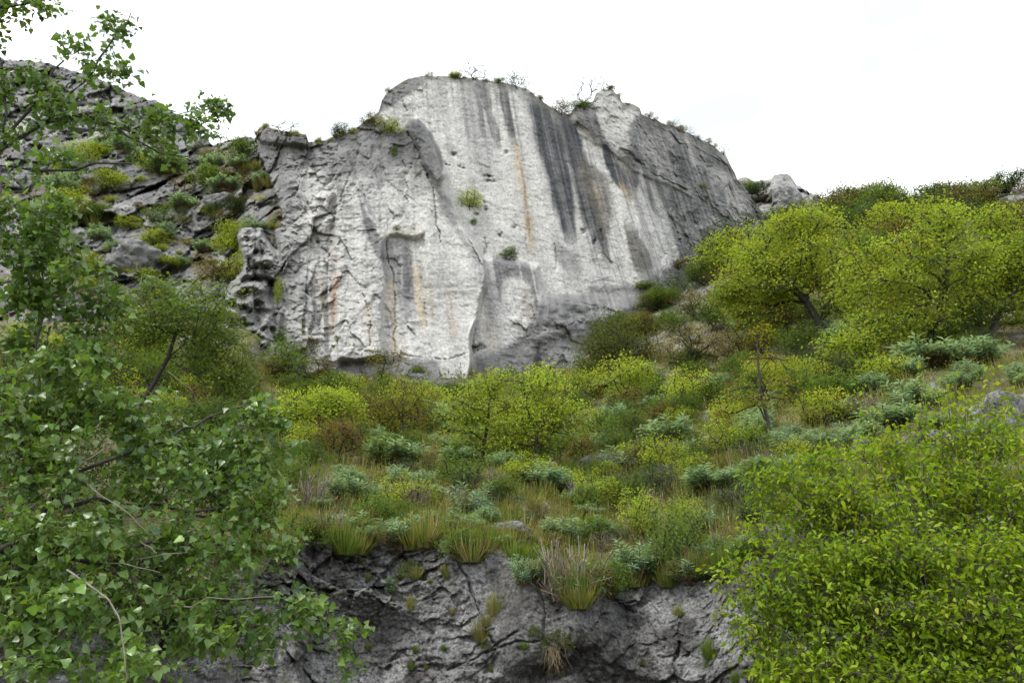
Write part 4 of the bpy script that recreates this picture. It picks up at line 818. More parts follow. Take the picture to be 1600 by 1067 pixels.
# ------------------------------------------------------------------ the near tree on the right
RT = [(1350, 800, 90, 55, 8.0, 1.0, 91), (1450, 760, 85, 50, 8.3, 1.0, 85), (1560, 780, 90, 60, 8.3, 1.0, 98), (1265, 790, 70, 45, 8.1, 1.0, 57), (1300, 880, 95, 50, 7.8, 1.0, 104), (1410, 870, 100, 55, 7.7, 1.0, 117), (1530, 880, 100, 60, 7.8, 1.0, 124), (1245, 930, 75, 55, 7.8, 1.0, 67), (1340, 970, 100, 55, 7.6, 1.0, 111), (1460, 970, 100, 60, 7.6, 1.0, 119), (1570, 990, 90, 60, 7.6, 1.0, 104),
      (1290, 1050, 90, 45, 7.6, 1.0, 80), (1410, 1060, 100, 50, 7.5, 1.0, 104), (1540, 1070, 110, 50, 7.5, 1.0, 111), (1390, 700, 70, 28, 8.3, 1.0, 33), (1300, 725, 55, 26, 8.2, 1.0, 28), (1570, 695, 55, 26, 8.3, 1.0, 31), (1490, 700, 40, 28, 8.3, 1.0, 20), (1215, 755, 38, 22, 8, 1.0, 15), (1160, 910, 36, 40, 7.8, 1.0, 18), (1185, 985, 44, 46, 7.8, 1.0, 20), (1440, 668, 10, 20, 8.3, .5, 4), (1690, 850, 90, 180, 8, 1.0, 117), (1195, 830, 30, 22, 8, 1.0, 10), (1220, 1050, 40, 30, 7.7, 1.0, 18)]
tb = at(1470, 1200, 8.0); tb[2] = -.05
make_tree('leafy_tree', 'bright green leafy tree filling the lower right corner in front of the rock', 'tree', [tb, at(1470, 1150, 8), at(1465, 1080, 8.0), at(1455, 1000, 8.05), at(1450, 930, 8.1)],
    RT, 220, [(.20, .32, .022, 5), (.27, .38, .028, 4), (.12, .21, .018, 3), (.38, .42, .05, 1.4)], .062, 30, .095, .055, OVAL, .52, np.array([.05, .045, .038]), .35, None, True, None, .0028, .35, .7, 46, leaf_parts=300)

make_tree('thicket', 'dark leafy thicket behind the bright leafy tree at lower right', 'shrub', [at(1500, 1250, 9.6) * np.array([1, 1, 0]), at(1480, 1100, 9.6), at(1460, 1000, 9.6)], [(1420, 900, 170, 110, 9.7, .35, 190), (1300, 960, 90, 90, 9.6, .35, 70), (1560, 850, 90, 120, 9.8, .35, 110), (1440, 1030, 170, 60, 9.4, .4, 110)], 219, [(.06, .11, .02, 5), (.09, .15, .025, 3), (.04, .07, .02, 2)], .07, 40, .16, .05, OVAL, .55, r_tip=.004)

# ------------------------------------------------------------------ the poplar on the left
def poplar():
    R = np.random.default_rng(230)
    g0 = at(-210, 1150, 5.2); g0[2] = -.05
    base = g0; root = empty('poplar_tree', base); tag(root, 'poplar with glossy triangular leaves reaching in from the left edge', 'tree')
    trunk = [g0, at(-190, 1000, 5.2), at(-175, 800, 5.2), at(-160, 600, 5.2), at(-150, 400, 5.2), at(-150, 200, 5.3), at(-140, 0, 5.3)]
    tg = Geo(); polyline_tube(tg, [p - base for p in trunk], .11, .05, 10, BARK_G * .6, .01, R)
    link('trunk', tg.mesh('poplar_trunk', True), M_BARK, root)
    limbs = [  # polyline of (px, py, distance), radius, side lines, leaf blobs (px, py, rx, ry, distance, count)
        ([(-172, 880, 5.2), (-80, 900, 5.2), (20, 850, 5.3), (70, 795, 5.35), (105, 748, 5.4)], .032, [[(105, 748, 5.4), (85, 690, 5.4), (60, 600, 5.4), (56, 540, 5.4), (70, 470, 5.4), (64, 390, 5.4)], [(105, 748, 5.4), (132, 665, 5.5), (152, 590, 5.6), (156, 500, 5.7), (160, 420, 5.7)], [(112, 745, 5.4), (180, 715, 5.4), (260, 690, 5.6), (325, 652, 5.8), (425, 622, 5.9)], [(70, 795, 5.35), (150, 778, 5.4), (215, 790, 5.6), (300, 800, 5.8), (430, 785, 6.0)], [(90, 765, 5.3), (40, 700, 5.2), (-10, 620, 5.1)]],
         [(60, 470, 75, 110, 5.4, 54), (90, 610, 90, 90, 5.4, 66), (150, 490, 55, 80, 5.6, 32), (210, 650, 80, 50, 5.5, 34), (250, 745, 110, 60, 5.6, 50), (390, 690, 80, 60, 5.9, 34), (425, 640, 20, 25, 5.9, 4), (20, 640, 70, 110, 5.2, 34), (400, 780, 60, 50, 5.9, 26), (60, 740, 90, 70, 5.2, 44), (60, 380, 60, 60, 5.4, 26), (140, 560, 50, 70, 5.6, 20)]),
        ([(-152, 430, 5.2), (-60, 290, 5.3), (0, 235, 5.4), (75, 190, 5.5), (135, 178, 5.5)], .024, [[(135, 178, 5.5), (200, 214, 5.6), (250, 240, 5.6), (310, 251, 5.6)], [(80, 188, 5.5), (130, 130, 5.5), (168, 75, 5.5), (205, 20, 5.5)], [(135, 178, 5.5), (200, 205, 5.7), (275, 180, 5.7), (345, 165, 5.7)], [(150, 185, 5.5), (230, 210, 5.6), (290, 205, 5.6), (325, 190, 5.6)], [(20, 222, 5.4), (60, 150, 5.4), (100, 95, 5.4)], [(-30, 260, 5.35), (10, 180, 5.3), (0, 90, 5.3)]],
         [(60, 150, 100, 70, 5.4, 30), (140, 190, 100, 36, 5.5, 22), (140, 110, 50, 45, 5.5, 10), (190, 40, 28, 32, 5.5, 8), (245, 200, 70, 28, 5.6, 20), (335, 168, 24, 14, 5.7, 10), (315, 200, 24, 16, 5.6, 9), (110, 70, 70, 35, 5.4, 8), (10, 170, 70, 70, 5.3, 16), (205, 105, 25, 14, 5.5, 4), (230, 235, 50, 18, 5.6, 6)]),
        ([(-156, 500, 5.2), (-60, 330, 5.2), (0, 259, 5.2), (60, 267, 5.2), (118, 266, 5.2), (150, 255, 5.2), (205, 256, 5.3)], .013, [[(20, 260, 5.2), (60, 320, 5.2), (110, 400, 5.2)], [(-20, 285, 5.2), (0, 360, 5.1)]], [(90, 255, 80, 22, 5.2, 10), (40, 330, 70, 50, 5.1, 32), (70, 400, 80, 40, 5.2, 18)]),
        ([(-148, 150, 5.3), (-60, 40, 5.1), (0, 14, 5.0), (60, 3, 5.0), (95, -12, 5.0)], .010, [[(-20, 22, 5.05), (20, -6, 5)]], [(40, 4, 60, 12, 5, 10), (-30, 40, 60, 50, 5.1, 14)]),
        ([(-180, 960, 5.2), (-90, 930, 5.1), (0, 905, 5.1), (75, 862, 5.2), (150, 880, 5.3), (205, 905, 5.4), (250, 928, 5.5)], .026, [[(75, 862, 5.2), (120, 838, 5.2), (170, 800, 5.4)], [(150, 880, 5.3), (230, 848, 5.5), (330, 850, 5.7), (440, 868, 5.9)], [(240, 925, 5.5), (330, 938, 5.7), (430, 934, 5.8), (550, 985, 6)], [(-40, 915, 5.1), (40, 970, 5.0), (90, 1040, 5)], [(205, 905, 5.4), (230, 980, 5.3), (280, 1050, 5.3)]],
         [(60, 850, 120, 90, 5.1, 56), (190, 850, 90, 60, 5.4, 34), (320, 850, 100, 55, 5.7, 32), (430, 860, 60, 50, 5.9, 18), (330, 930, 90, 40, 5.7, 22), (460, 950, 70, 35, 5.9, 18), (530, 990, 36, 20, 6, 7), (60, 980, 110, 80, 5, 44), (200, 980, 90, 70, 5.3, 26), (320, 1020, 90, 50, 5.5, 18), (120, 1050, 130, 40, 5, 26), (400, 1010, 50, 40, 5.8, 8), (565, 1040, 12, 14, 6, 3)])]
    pc = [(.10, .20, .04, 5), (.14, .26, .045, 4), (.20, .33, .045, 3), (.05, .11, .03, 2), (.18, .26, .05, .8)]
    recs = []
    for line, r, sides, blobs in limbs:
        pts = [at(*q) - base for q in line]; A = crown_pts([(a, b, c, d, Y, .5 if d > 30 else .35, n) for a, b, c, d, Y, n in blobs], R) - base
        nodes = [np.array(p) for p in pts]; par = [-1] + list(range(len(pts) - 1)); rad = list(np.linspace(r, r * .62, len(pts)))
        for sl in sides:
            sp = [at(*q) - base for q in sl]; D = [np.linalg.norm(n - sp[0]) for n in nodes]; prev = int(np.argmin(D)); rs = rad[prev] * .75
            for k, q in enumerate(sp[1:]):
                a = nodes[prev]
                for t in (.34, .67, 1.0):
                    nodes.append(a + (q - a) * t + (R.normal(0, .012, 3) if t < 1 else 0)); par.append(prev); rad.append(max(.0035, rs * (1 - (k + t) / len(sp) * .8))); prev = len(nodes) - 1
        tips = []
        for a in A[np.argsort(np.linalg.norm(A - nodes[len(pts) - 1], axis=1))]:
            NP = np.array(nodes); dd = np.linalg.norm(NP - a, axis=1); i = int(np.argmin(dd)); L = dd[i]; m = max(1, int(L / .07)); prev = i
            pd = unit(NP[i] - NP[par[i]]) if par[i] >= 0 else np.array([0, 0, 1.]); c1 = NP[i] + pd * L * .35
            for k in range(1, m + 1):
                t = k / m; nodes.append((1 - t) ** 2 * NP[i] + 2 * t * (1 - t) * c1 + t * t * a + R.normal(0, .006, 3)); par.append(prev); rad.append(min(.0032, rad[i] * .8) * (1 - .4 * t)); prev = len(nodes) - 1
            tips.append(prev)
        P = np.array(nodes); par = np.array(par); rad = np.array(rad); ok = np.where(par >= 0)[0]; d = np.zeros_like(P); d[ok] = P[ok] - P[par[ok]]; d[0] = d[1]
        g = Geo()
        for lo, hi, s in ((0, .006, 4), (.006, 1, 8)):
            k = ok[(rad[ok] >= lo) & (rad[ok] < hi)]; dark = (rad[k] > .006)[:, None]
            tubes(g, P[par[k]], P[k], np.minimum(rad[par[k]], rad[k] * 1.25), rad[k], d[par[k]], d[k], s, np.where(dark, np.array([[.038, .034, .03]]), np.array([[.075, .065, .05]])) * R.uniform(.8, 1.25, (len(k), 1)))
        # leaves along the last stretch of every twig, on thin stalks
        tp = P[tips]; td = unit(tp - P[par[tips]]); per = 22
        along = R.random((len(tips), per, 1)); pos0 = tp[:, None] - td[:, None] * along * .20 + R.normal(0, .03, (len(tips), per, 3))
        st = unit(R.normal(0, 1, pos0.shape) + np.array([0, 0, .1]) + td[:, None] * .6) * R.uniform(.03, .075, (len(tips), per, 1)); keep = R.random((len(tips), per)) < .45 + .55 * R.random((len(tips), 1))
        a = pos0[keep]; b = (pos0 + st)[keep]; n = len(a); tubes(g, a, b, np.full(n, .0011), np.full(n, .0009), b - a, b - a, 3, np.array([.20, .22, .06]))
        dl = unit((st)[keep]) * .6 + R.normal(0, .5, (n, 3)) + np.array([0, 0, -.55]); nr = R.normal(0, .6, (n, 3)) + np.array([0, -.35, .75])
        L = R.uniform(.024, .064, n); cc = np.repeat(pick(pc, len(tips), R, .1)[:, None], per, 1)[keep] * .5 + pick(pc, n, R, .15) * .5
        recs.append((b, dl, nr, L, cc)); link('branch', g.mesh('poplar_branch', True), M_BARK, root)
    rec = [np.concatenate([r[k] for r in recs]) for k in range(5)]
    rec = split_leaves(root, base, rec, DELTOID, .98, 300, M_POPLAR)
    f = Geo(); leaves(f, DELTOID, rec[0], rec[1], rec[2], rec[3], rec[3] * .98, rec[4]); link('foliage', f.mesh('poplar_foliage'), M_POPLAR, root, 'stuff')
    for line, r in (([(104, 890, 4.9), (140, 915, 4.9), (168, 935, 4.9), (186, 962, 4.9), (191, 1000, 4.9), (199, 1060, 4.9)], .0065), ([(98, 752, 5.2), (130, 722, 5.2), (160, 702, 5.2), (182, 697, 5.2)], .0045), ([(238, 952, 5.4), (262, 945, 5.4), (300, 948, 5.4), (322, 934, 5.4), (360, 935, 5.5), (430, 932, 5.6)], .0045), ([(140, 876, 5.2), (190, 880, 5.2), (250, 894, 5.3)], .0045), ([(210, 842, 5.3), (235, 855, 5.3), (245, 864, 5.3)], .006), ([(205, 876, 5.4), (250, 866, 5.4), (295, 863, 5.4)], .004), ([(120, 745, 5.2), (160, 775, 5.2), (200, 800, 5.2), (230, 830, 5.2)], .004), ([(262, 580, 5.4), (300, 610, 5.5), (318, 640, 5.6)], .003)):
        g = Geo(); polyline_tube(g, [at(*q) - base for q in line], r, r * .55, 7, np.array([.22, .19, .16]), .004, R); o = link('bare_twig', g.mesh('bare_twig', True), M_BARK, root); o['label'] = 'pale bare dead twig'
poplar()

# ------------------------------------------------------------------ boulders and ribs of rock on the slope
def boulder(s, px, py, wp, hp_, label, seed, depth=.8, tone=.16, group=None, name='boulder', wall_mat=None):
    p, m = spot(s, px, py); R = np.random.default_rng(seed); n, k = 44, 66
    th = np.linspace(0, np.pi, n); ph = np.linspace(0, 2 * np.pi, k, endpoint=False); t, f = np.meshgrid(th, ph, indexing='ij')
    d = np.stack([np.sin(t) * np.cos(f), np.sin(t) * np.sin(f), np.cos(t)], -1).reshape(-1, 3)
    sc = np.array([wp * m / 2, wp * m / 2 * depth, hp_ * m])
    q = d * 1.7 + seed * 3.1; f1, f2, idv = worley(q, seed)
    r = 1 / (np.abs(d) ** 3.2).sum(-1) ** (1 / 3.2)
    r = r * (1 + .22 * fbm(d * 1.5 + seed, 4, seed) - .16 * (idv - .5) + .05 * fbm(d * 7 + seed, 3, seed + 2) - .08 * np.exp(-((f2 - f1) / .05) ** 2))
    V = d * r[:, None] * sc * .92; i = np.arange(n * k).reshape(n, k); j = np.roll(i, -1, 1)
    F4 = np.stack([i[:-1], i[1:], j[1:], j[:-1]], -1).reshape(-1, 4)
    c = np.broadcast_to(G(tone), V.shape).copy(); c = lay(c, smooth((fbm(d * 3 + seed, 4, seed) + .1) / .3) * .7, G(tone * .5)); c = lay(c, smooth((fbm(d * 5 + seed, 4, seed + 5) - .15) / .2) * .6, G(tone * 1.4, (1, .99, .96)))
    o = link(name, mesh_np(name, V, None, F4, c, True), wall_mat or M_WALL); o.location = p - np.array([0, 0, hp_ * m * .25]); o.rotation_euler = (R.uniform(-.25, .25), R.uniform(-.3, .3), R.uniform(-.5, .5))
    return tag(o, label, 'rock', group)
for args in (('h', 935, 730, 70, 22, 'low grey rock rib beside the big spurge clump on the mid slope', 301), ('h', 1042, 742, 52, 26, 'pale angular boulder at the lower right of the big spurge clump', 302), ('h', 1125, 700, 90, 24, 'broken grey ledge of rock left of the thin sapling', 303),
             ('h', 1120, 655, 50, 18, 'small grey rock above the broken ledge on the slope', 304), ('h', 948, 762, 36, 18, 'small pale boulder below the low rock rib', 305), ('h', 790, 838, 90, 22, 'flat dark rock slab between the green tufts above the rock face', 306),
             ('h', 1215, 838, 60, 26, 'grey rock shoulder at the left side of the bright leafy tree', 308), ('h', 1440, 700, 120, 32, 'weathered flat rock just above the top of the bright leafy tree', 309), ('h', 1345, 700, 60, 20, 'grey rock lump half covered by the bright leafy tree', 310),
             ('h', 1020, 628, 30, 12, 'tiny grey rock among the reddish grass below the cliff', 312), ('h', 700, 612, 60, 26, 'pale fallen block at the foot of the cliff', 313), ('h', 660, 605, 70, 26, 'wedge-shaped grey block at the foot of the cliff', 314), ('h', 1190, 870, 60, 30, 'grey rock step above the right end of the rock face', 315)):
    boulder(*args[:6], args[6])
boulder('h', 1575, 665, 150, 62, 'large rough grey outcrop at the right edge of the mid slope', 307, .9, .22, None, 'rock_outcrop')
boulder('h', 1225, 306, 52, 24, 'pale rocky knob on the far ridge right of the cliff', 316, .8, .33, None, 'rock_outcrop', M_REAR)
boulder('h', 1590, 322, 70, 22, 'grey crag under the dark tree at the far right skyline', 317, .8, .26, None, 'rock_outcrop', M_REAR)
boulder('h', 1262, 318, 30, 18, 'small rock right of the pale knob on the far ridge', 318, .8, .3, None, 'boulder', M_REAR)
for px, py, w, h, lab, sd in ((215, 400, 84, 30, 'smooth pale boulder on the left rear slope above the tangled tree', 321), (345, 318, 50, 14, 'rounded grey boulder beside the dark shrub in the gully', 322)):
    boulder('r', px, py, w, h, lab, sd, .8, .2, None, 'boulder', M_REAR)

# ------------------------------------------------------------------ named plants: kind, surface, px, py of the base, width, height in photograph pixels, label
for a in (
    # spurges
    ('spurge', 'h', 572, 842, 62, 34, 'blue-green spurge on the left lip of the rock face'), ('spurge', 'w', 612, 924, 26, 26, 'small spurge rooted in the knobbly part of the rock face'), ('spurge', 'w', 642, 862, 18, 18, 'tiny spurge just under the top edge of the rock face'),
    ('spurge', 'h', 548, 792, 95, 55, 'broad spurge clump beside the dry stems left of the grassy slope'), ('spurge', 'h', 612, 730, 105, 50, 'wide blue-green spurge below the reddish tree'), ('spurge', 'h', 738, 808, 84, 62, 'big domed spurge with dark underside in the middle of the slope'),
    ('spurge', 'h', 852, 772, 96, 50, 'spurge mat below the bushy yellow-green tree'), ('spurge', 'h', 880, 850, 84, 46, 'pale blue spurge above the heap of dead stems'), ('spurge', 'w', 818, 915, 44, 50, 'spurge hanging at the left of the heap of dead stems'), ('spurge', 'h', 945, 845, 60, 46, 'spurge above the right end of the dead stem heap'),
    ('spurge', 'h', 938, 702, 50, 32, 'dark spurge right of the bushy yellow-green tree'), ('spurge', 'h', 965, 668, 66, 50, 'pale spurge on the slope right of the cliff foot trees'), ('spurge', 'h', 1075, 642, 46, 36, 'single round spurge left of the sapling crown'), ('spurge', 'h', 1048, 702, 104, 54, 'large bright spurge over the pale boulder'),
    ('spurge', 'h', 985, 738, 84, 50, 'big spurge left of the pale angular boulder'), ('spurge', 'h', 1120, 770, 120, 46, 'wide grey-green spurge mat under the sapling'), ('spurge', 'h', 1190, 742, 70, 34, 'spurge at the foot of the thin sapling'), ('spurge', 'h', 1010, 826, 60, 40, 'spurge at the left of the bright hanging shrub'),
    ('spurge', 'h', 905, 780, 46, 34, 'small spurge under the low rock rib'), ('spurge', 'h', 1010, 600, 70, 30, 'spurge below the dark bush at the cliff foot'), ('spurge', 'h', 955, 612, 60, 28, 'dark spurge at the left below the dark bush'), ('spurge', 'h', 1105, 618, 46, 34, 'spurge under the half-bare brownish bush'), ('spurge', 'h', 1130, 608, 40, 28, 'spurge right of the half-bare brownish bush'),
    ('spurge', 'h', 1425, 640, 110, 50, 'wide spurge mat on the upper right slope'), ('spurge', 'h', 1360, 618, 70, 40, 'spurge at the left of the upper right mat'), ('spurge', 'h', 1450, 575, 130, 46, 'blue spurge bank under the tall airy tree'), ('spurge', 'h', 1530, 570, 90, 50, 'spurge bank under the leaning tree'), ('spurge', 'h', 1500, 610, 60, 40, 'spurge above the large rough outcrop'),
    ('spurge', 'h', 1592, 596, 40, 40, 'spurge behind the large rough outcrop at the right edge'), ('spurge', 'h', 1545, 690, 90, 44, 'dark spurge in front of the large rough outcrop'), ('spurge', 'h', 1390, 672, 110, 40, 'grey-green spurge above the flat rock'), ('spurge', 'h', 1470, 672, 60, 34, 'small spurge between the flat rock and the outcrop'),
    ('spurge', 'h', 1310, 530, 50, 36, 'spurge behind the broad forked tree'), ('spurge', 'h', 1240, 690, 44, 34, 'spurge right of the sapling trunk'), ('spurge', 'h', 1345, 690, 80, 34, 'spurge over the half covered rock lump'), ('spurge', 'h', 700, 706, 60, 34, 'spurge between the two yellow-green trees'), ('spurge', 'h', 790, 735, 60, 40, 'spurge under the bushy yellow-green tree'),
    ('spurge', 'h', 880, 710, 60, 40, 'dark spurge under the right side of the bushy yellow-green tree'), ('spurge', 'h', 660, 765, 60, 40, 'loose spurge in the grass below the wide blue-green one'),
    ('spurge', 'h', 100, 1005, 80, 70, 'spurge in the shade under the poplar'), ('spurge', 'h', 60, 1060, 110, 80, 'large spurge at the bottom left under the poplar'), ('spurge', 'w', 190, 1050, 90, 70, 'spurge at the foot of the thicket bottom left'), ('spurge', 'h', 440, 895, 46, 34, 'small spurge where the grass meets the poplar leaves'),
    ('spurge', 'r', 325, 275, 40, 16, 'spurge on the upper ledge of the left rear slope'), ('spurge', 'r', 375, 262, 46, 20, 'spurge below the skyline shrub left of the ledge block'), ('spurge', 'r', 352, 298, 60, 24, 'spurge band above the rounded boulder in the gully'), ('spurge', 'r', 255, 372, 40, 26, 'bluish spurge low on the left rear slope'), ('spurge', 'r', 322, 392, 44, 20, 'spurge left of the golden gully shrub'), ('spurge', 'r', 290, 328, 60, 20, 'spurge at the foot of the three dark dead trunks'), ('spurge', 'r', 410, 290, 40, 22, 'spurge in the top of the gully'),
    # dead stems
    ('dry', 'w', 892, 935, 140, 100, 'heap of dead pale stems hanging over the rock face'), ('dry', 'h', 482, 795, 80, 70, 'grey dead stem clump beside the poplar leaves'), ('dry', 'h', 752, 770, 80, 46, 'grey dead stems behind the big domed spurge'), ('dry', 'h', 648, 800, 60, 56, 'dead brown stems standing in the grass'), ('dry', 'h', 1170, 720, 60, 40, 'dead stems behind the spurge mat by the sapling'),
    ('dry', 'h', 1500, 660, 70, 46, 'brown dead stems left of the large rough outcrop'), ('dry', 'h', 1345, 652, 70, 40, 'dead stems on the upper right slope'), ('dry', 'h', 965, 690, 46, 26, 'brown dead stems under the pale spurge'), ('dry', 'h', 1280, 660, 60, 34, 'dry stems right of the sapling'), ('dry', 'h', 1020, 720, 70, 34, 'brown dead stems between the two big spurges'), ('dry', 'h', 905, 790, 50, 46, 'dry stems below the low rock rib'),
    # small plants on the rock face
    ('cushion', 'w', 640, 900, 50, 32, 'rounded bright green cushion on the knobbly rock'), ('hanging_tuft', 'w', 868, 1010, 64, 36, 'rounded green cushion with dry hanging roots in the middle of the rock face'), ('tuft', 'w', 752, 1000, 46, 40, 'yellow grass tuft on the smooth slab of the rock face'), ('green_tuft', 'h', 752, 862, 84, 48, 'bright green grass tussock at the top of the smooth slab'),
    ('green_tuft', 'w', 1108, 1028, 40, 38, 'grass tuft low on the right of the rock face'), ('tuft', 'w', 770, 960, 36, 40, 'thin grass on the dark streak of the slab'), ('cushion', 'w', 1150, 990, 26, 30, 'small leafy plant near the right end of the rock face'), ('tuft', 'w', 694, 895, 24, 18, 'straw tuft on the knobbly rock'), ('tuft', 'w', 640, 952, 24, 26, 'sparse tuft at the centre of the knobbly rock'), ('green_tuft', 'w', 1150, 1066, 30, 20, 'grass tuft at the bottom right of the rock face'), ('tuft', 'w', 1060, 962, 26, 20, 'dry tuft in the joint of the right rock face'), ('cushion', 'h', 545, 836, 34, 16, 'moss cushion on the left top edge of the rock face'), ('tuft', 'h', 1140, 880, 46, 36, 'grass tuft on the right lip of the rock face'),
    # shrubs on the slope
    ('fg', 'h', 1058, 912, 112, 130, 'bright shrub hanging over the lip of the rock face'), ('yg', 'h', 1000, 842, 76, 90, 'yellowish young shrub above the hanging bright shrub'), ('yg', 'h', 1075, 850, 70, 80, 'light shrub behind the hanging bright shrub'), ('rd', 'h', 530, 722, 100, 84, 'reddish bush with pale plumes at the left of the slope'), ('mg', 'h', 478, 735, 60, 50, 'dark shrub left of the reddish bush'),
    ('yg', 'h', 955, 745, 56, 26, 'small golden shrub on the low rock rib'), ('fg', 'h', 1255, 628, 80, 60, 'fresh green rounded bush right of the sapling'), ('mg', 'h', 1300, 630, 90, 40, 'low dark bush above the dry slope at right'), ('ol', 'h', 1160, 560, 100, 60, 'brown hazy bush under the broad forked tree'), ('ol', 'h', 1010, 640, 100, 36, 'rusty low bush on the grass below the cliff'), ('mg', 'h', 650, 596, 44, 28, 'green bush on the fallen blocks under the cliff'),
    ('dg', 'h', 940, 600, 90, 30, 'dark low bush at the foot of the dark many-stemmed bush'), ('mg', 'h', 1120, 520, 70, 70, 'deep green shrub at the left of the broad forked tree'), ('ol', 'h', 1090, 500, 70, 50, 'olive shrub against the right foot of the cliff'), ('gb', 'h', 1290, 585, 90, 40, 'grey-green shrub under the broad forked tree'), ('rd', 'h', 1250, 590, 70, 30, 'reddish low shrub between the sapling and the forked tree'),
    ('mg', 'h', 960, 720, 60, 60, 'fresh tall weed clump beside the pale spurge'), ('fg', 'h', 1085, 590, 60, 30, 'low green shrub at the foot of the half-bare bush'), ('yg', 'h', 1380, 600, 90, 50, 'yellow-green low branches under the tall airy tree'), ('dg', 'h', 1320, 600, 90, 46, 'very dark bush in the hollow under the tall airy tree'), ('ol', 'h', 680, 740, 60, 36, 'brown low bush left of the two yellow-green trees'), ('mg', 'h', 820, 760, 50, 50, 'tall fresh green weeds below the bushy yellow-green tree'),
    ('gb', 'h', 1240, 720, 110, 40, 'grey-green dry shrub mat right of the sapling foot'), ('gb', 'h', 1170, 790, 120, 40, 'pale grey-green shrub mat above the right lip'), ('ol', 'h', 860, 860, 60, 30, 'small olive shrub on the lip left of the pale blue spurge'), ('fg', 'h', 930, 850, 70, 46, 'fresh green weeds behind the dead stem heap'), ('yg', 'h', 600, 605, 30, 30, 'small yellowish shrub at the cliff foot'), ('fg', 'h', 1590, 655, 40, 34, 'light green shrub on top of the large rough outcrop'), ('ol', 'h', 1200, 600, 90, 50, 'brown scrub beyond the sapling'), ('mg', 'h', 1395, 515, 80, 50, 'green scrub between the forked tree and the airy tree'), ('mg', 'h', 1050, 520, 60, 40, 'dark green scrub at the right foot of the cliff'),
    # skyline and gully
    ('ol', 'h', 1290, 348, 90, 46, 'brown-olive bush on the far ridge above the forked tree'), ('wispy', 'h', 1328, 332, 46, 44, 'thin see-through shrub on the far skyline'), ('gb', 'h', 1370, 350, 80, 30, 'grey-green bush on the skyline behind the airy tree'), ('ol', 'h', 1415, 348, 70, 30, 'olive bush on the skyline right of the grey-green one'), ('feathery', 'h', 1482, 345, 90, 52, 'feathery green shrub on the skyline at right'), ('dg', 'h', 1578, 302, 80, 42, 'dark tree on the crag at the far right skyline'), ('gb', 'h', 1350, 390, 80, 36, 'grey scrub behind the pale green rounded tree'), ('ol', 'h', 1420, 390, 80, 40, 'brown scrub behind the airy tree'), ('mg', 'h', 1560, 345, 80, 30, 'green scrub under the right skyline crag'), ('ol', 'h', 1250, 350, 60, 30, 'olive scrub beside the pale knob'),
    ('dg', 'h', 1185, 306, 50, 24, 'dark scrub on the ridge just right of the cliff'), ('spurge', 'h', 1215, 345, 40, 20, 'spurge on the far ridge right of the cliff'), ('mg', 'h', 1170, 300, 40, 24, 'green scrub against the right end of the cliff'), ('ol', 'h', 1235, 378, 60, 26, 'brown scrub on the far ridge above the forked tree crown'),
    ('dg', 'c', 533, 218, 38, 30, 'round dark green bush on the top edge of the cliff tower'), ('yg', 'c', 606, 214, 44, 36, 'yellow-green bush on top of the cliff buttress'), ('ol', 'c', 578, 200, 44, 26, 'olive scrub at the top of the cliff buttress'), ('fg', 'c', 614, 245, 14, 22, 'small green plant in a crack under the buttress top'), ('yg', 'c', 733, 326, 42, 38, 'light green bush growing from the edge of the great slab'), ('mg', 'c', 795, 406, 32, 24, 'small green bush on the ledge under the great slab'), ('fg', 'c', 738, 352, 14, 16, 'tiny green plant under the slab edge bush'),
    ('yg', 'c', 710, 125, 22, 14, 'small yellow bush on the cliff top'), ('wispy', 'c', 738, 124, 54, 32, 'bare twiggy shrub on the cliff top'), ('feathery', 'c', 806, 138, 40, 30, 'feathery pale shrub on the right of the cliff top'), ('mg', 'c', 778, 130, 24, 8, 'low green fringe left of the feathery shrub on the cliff top'), ('wispy', 'c', 912, 168, 60, 52, 'half-bare crooked small tree in the notch of the cliff top'), ('ol', 'c', 876, 180, 46, 28, 'olive scrub in the notch of the cliff top'), ('mg', 'c', 905, 170, 34, 14, 'green scrub at the foot of the crooked small tree'), ('wispy', 'c', 943, 143, 34, 26, 'bare twigs on top of the pale cliff crest'),
    ('wispy', 'c', 1052, 198, 24, 14, 'bare twigs on the descending right ridge'), ('wispy', 'c', 1078, 211, 20, 18, 'thin bare shrub beside the white streak on the right ridge'), ('wispy', 'c', 1130, 242, 26, 18, 'bare twigs near the lower end of the right ridge'), ('ol', 'c', 1060, 206, 20, 10, 'small scrub on the right ridge'), ('ol', 'c', 1090, 218, 18, 8, 'little scrub cushion right of the white streak'), ('ol', 'c', 1096, 296, 22, 10, 'brown tuft on the right slope of the cliff'), ('mg', 'c', 1104, 312, 10, 8, 'tiny green tuft on the right bowl of the cliff'),
    ('mg', 'r', 378, 252, 70, 40, 'bright green skyline shrub left of the ledge block'), ('wispy', 'r', 345, 226, 50, 24, 'bare twiggy scrub on the skyline of the left rear hill'), ('dg', 'r', 362, 338, 60, 34, 'dark round shrub in the gully'), ('yg', 'r', 358, 400, 60, 70, 'golden shrub in the gully left of the rock pillar'), ('yg', 'r', 385, 425, 46, 50, 'golden-green shrub between the gully and the rock pillar'), ('ol', 'r', 340, 440, 70, 40, 'olive shrub above the tangled tree'), ('yg', 'c', 436, 350, 34, 44, 'yellow-green shrub wedged in the gully beside the tower'), ('ol', 'r', 390, 300, 60, 26, 'olive scrub at the head of the gully'), ('wispy', 'c', 440, 206, 60, 14, 'bare twigs on the flat ledge block'),
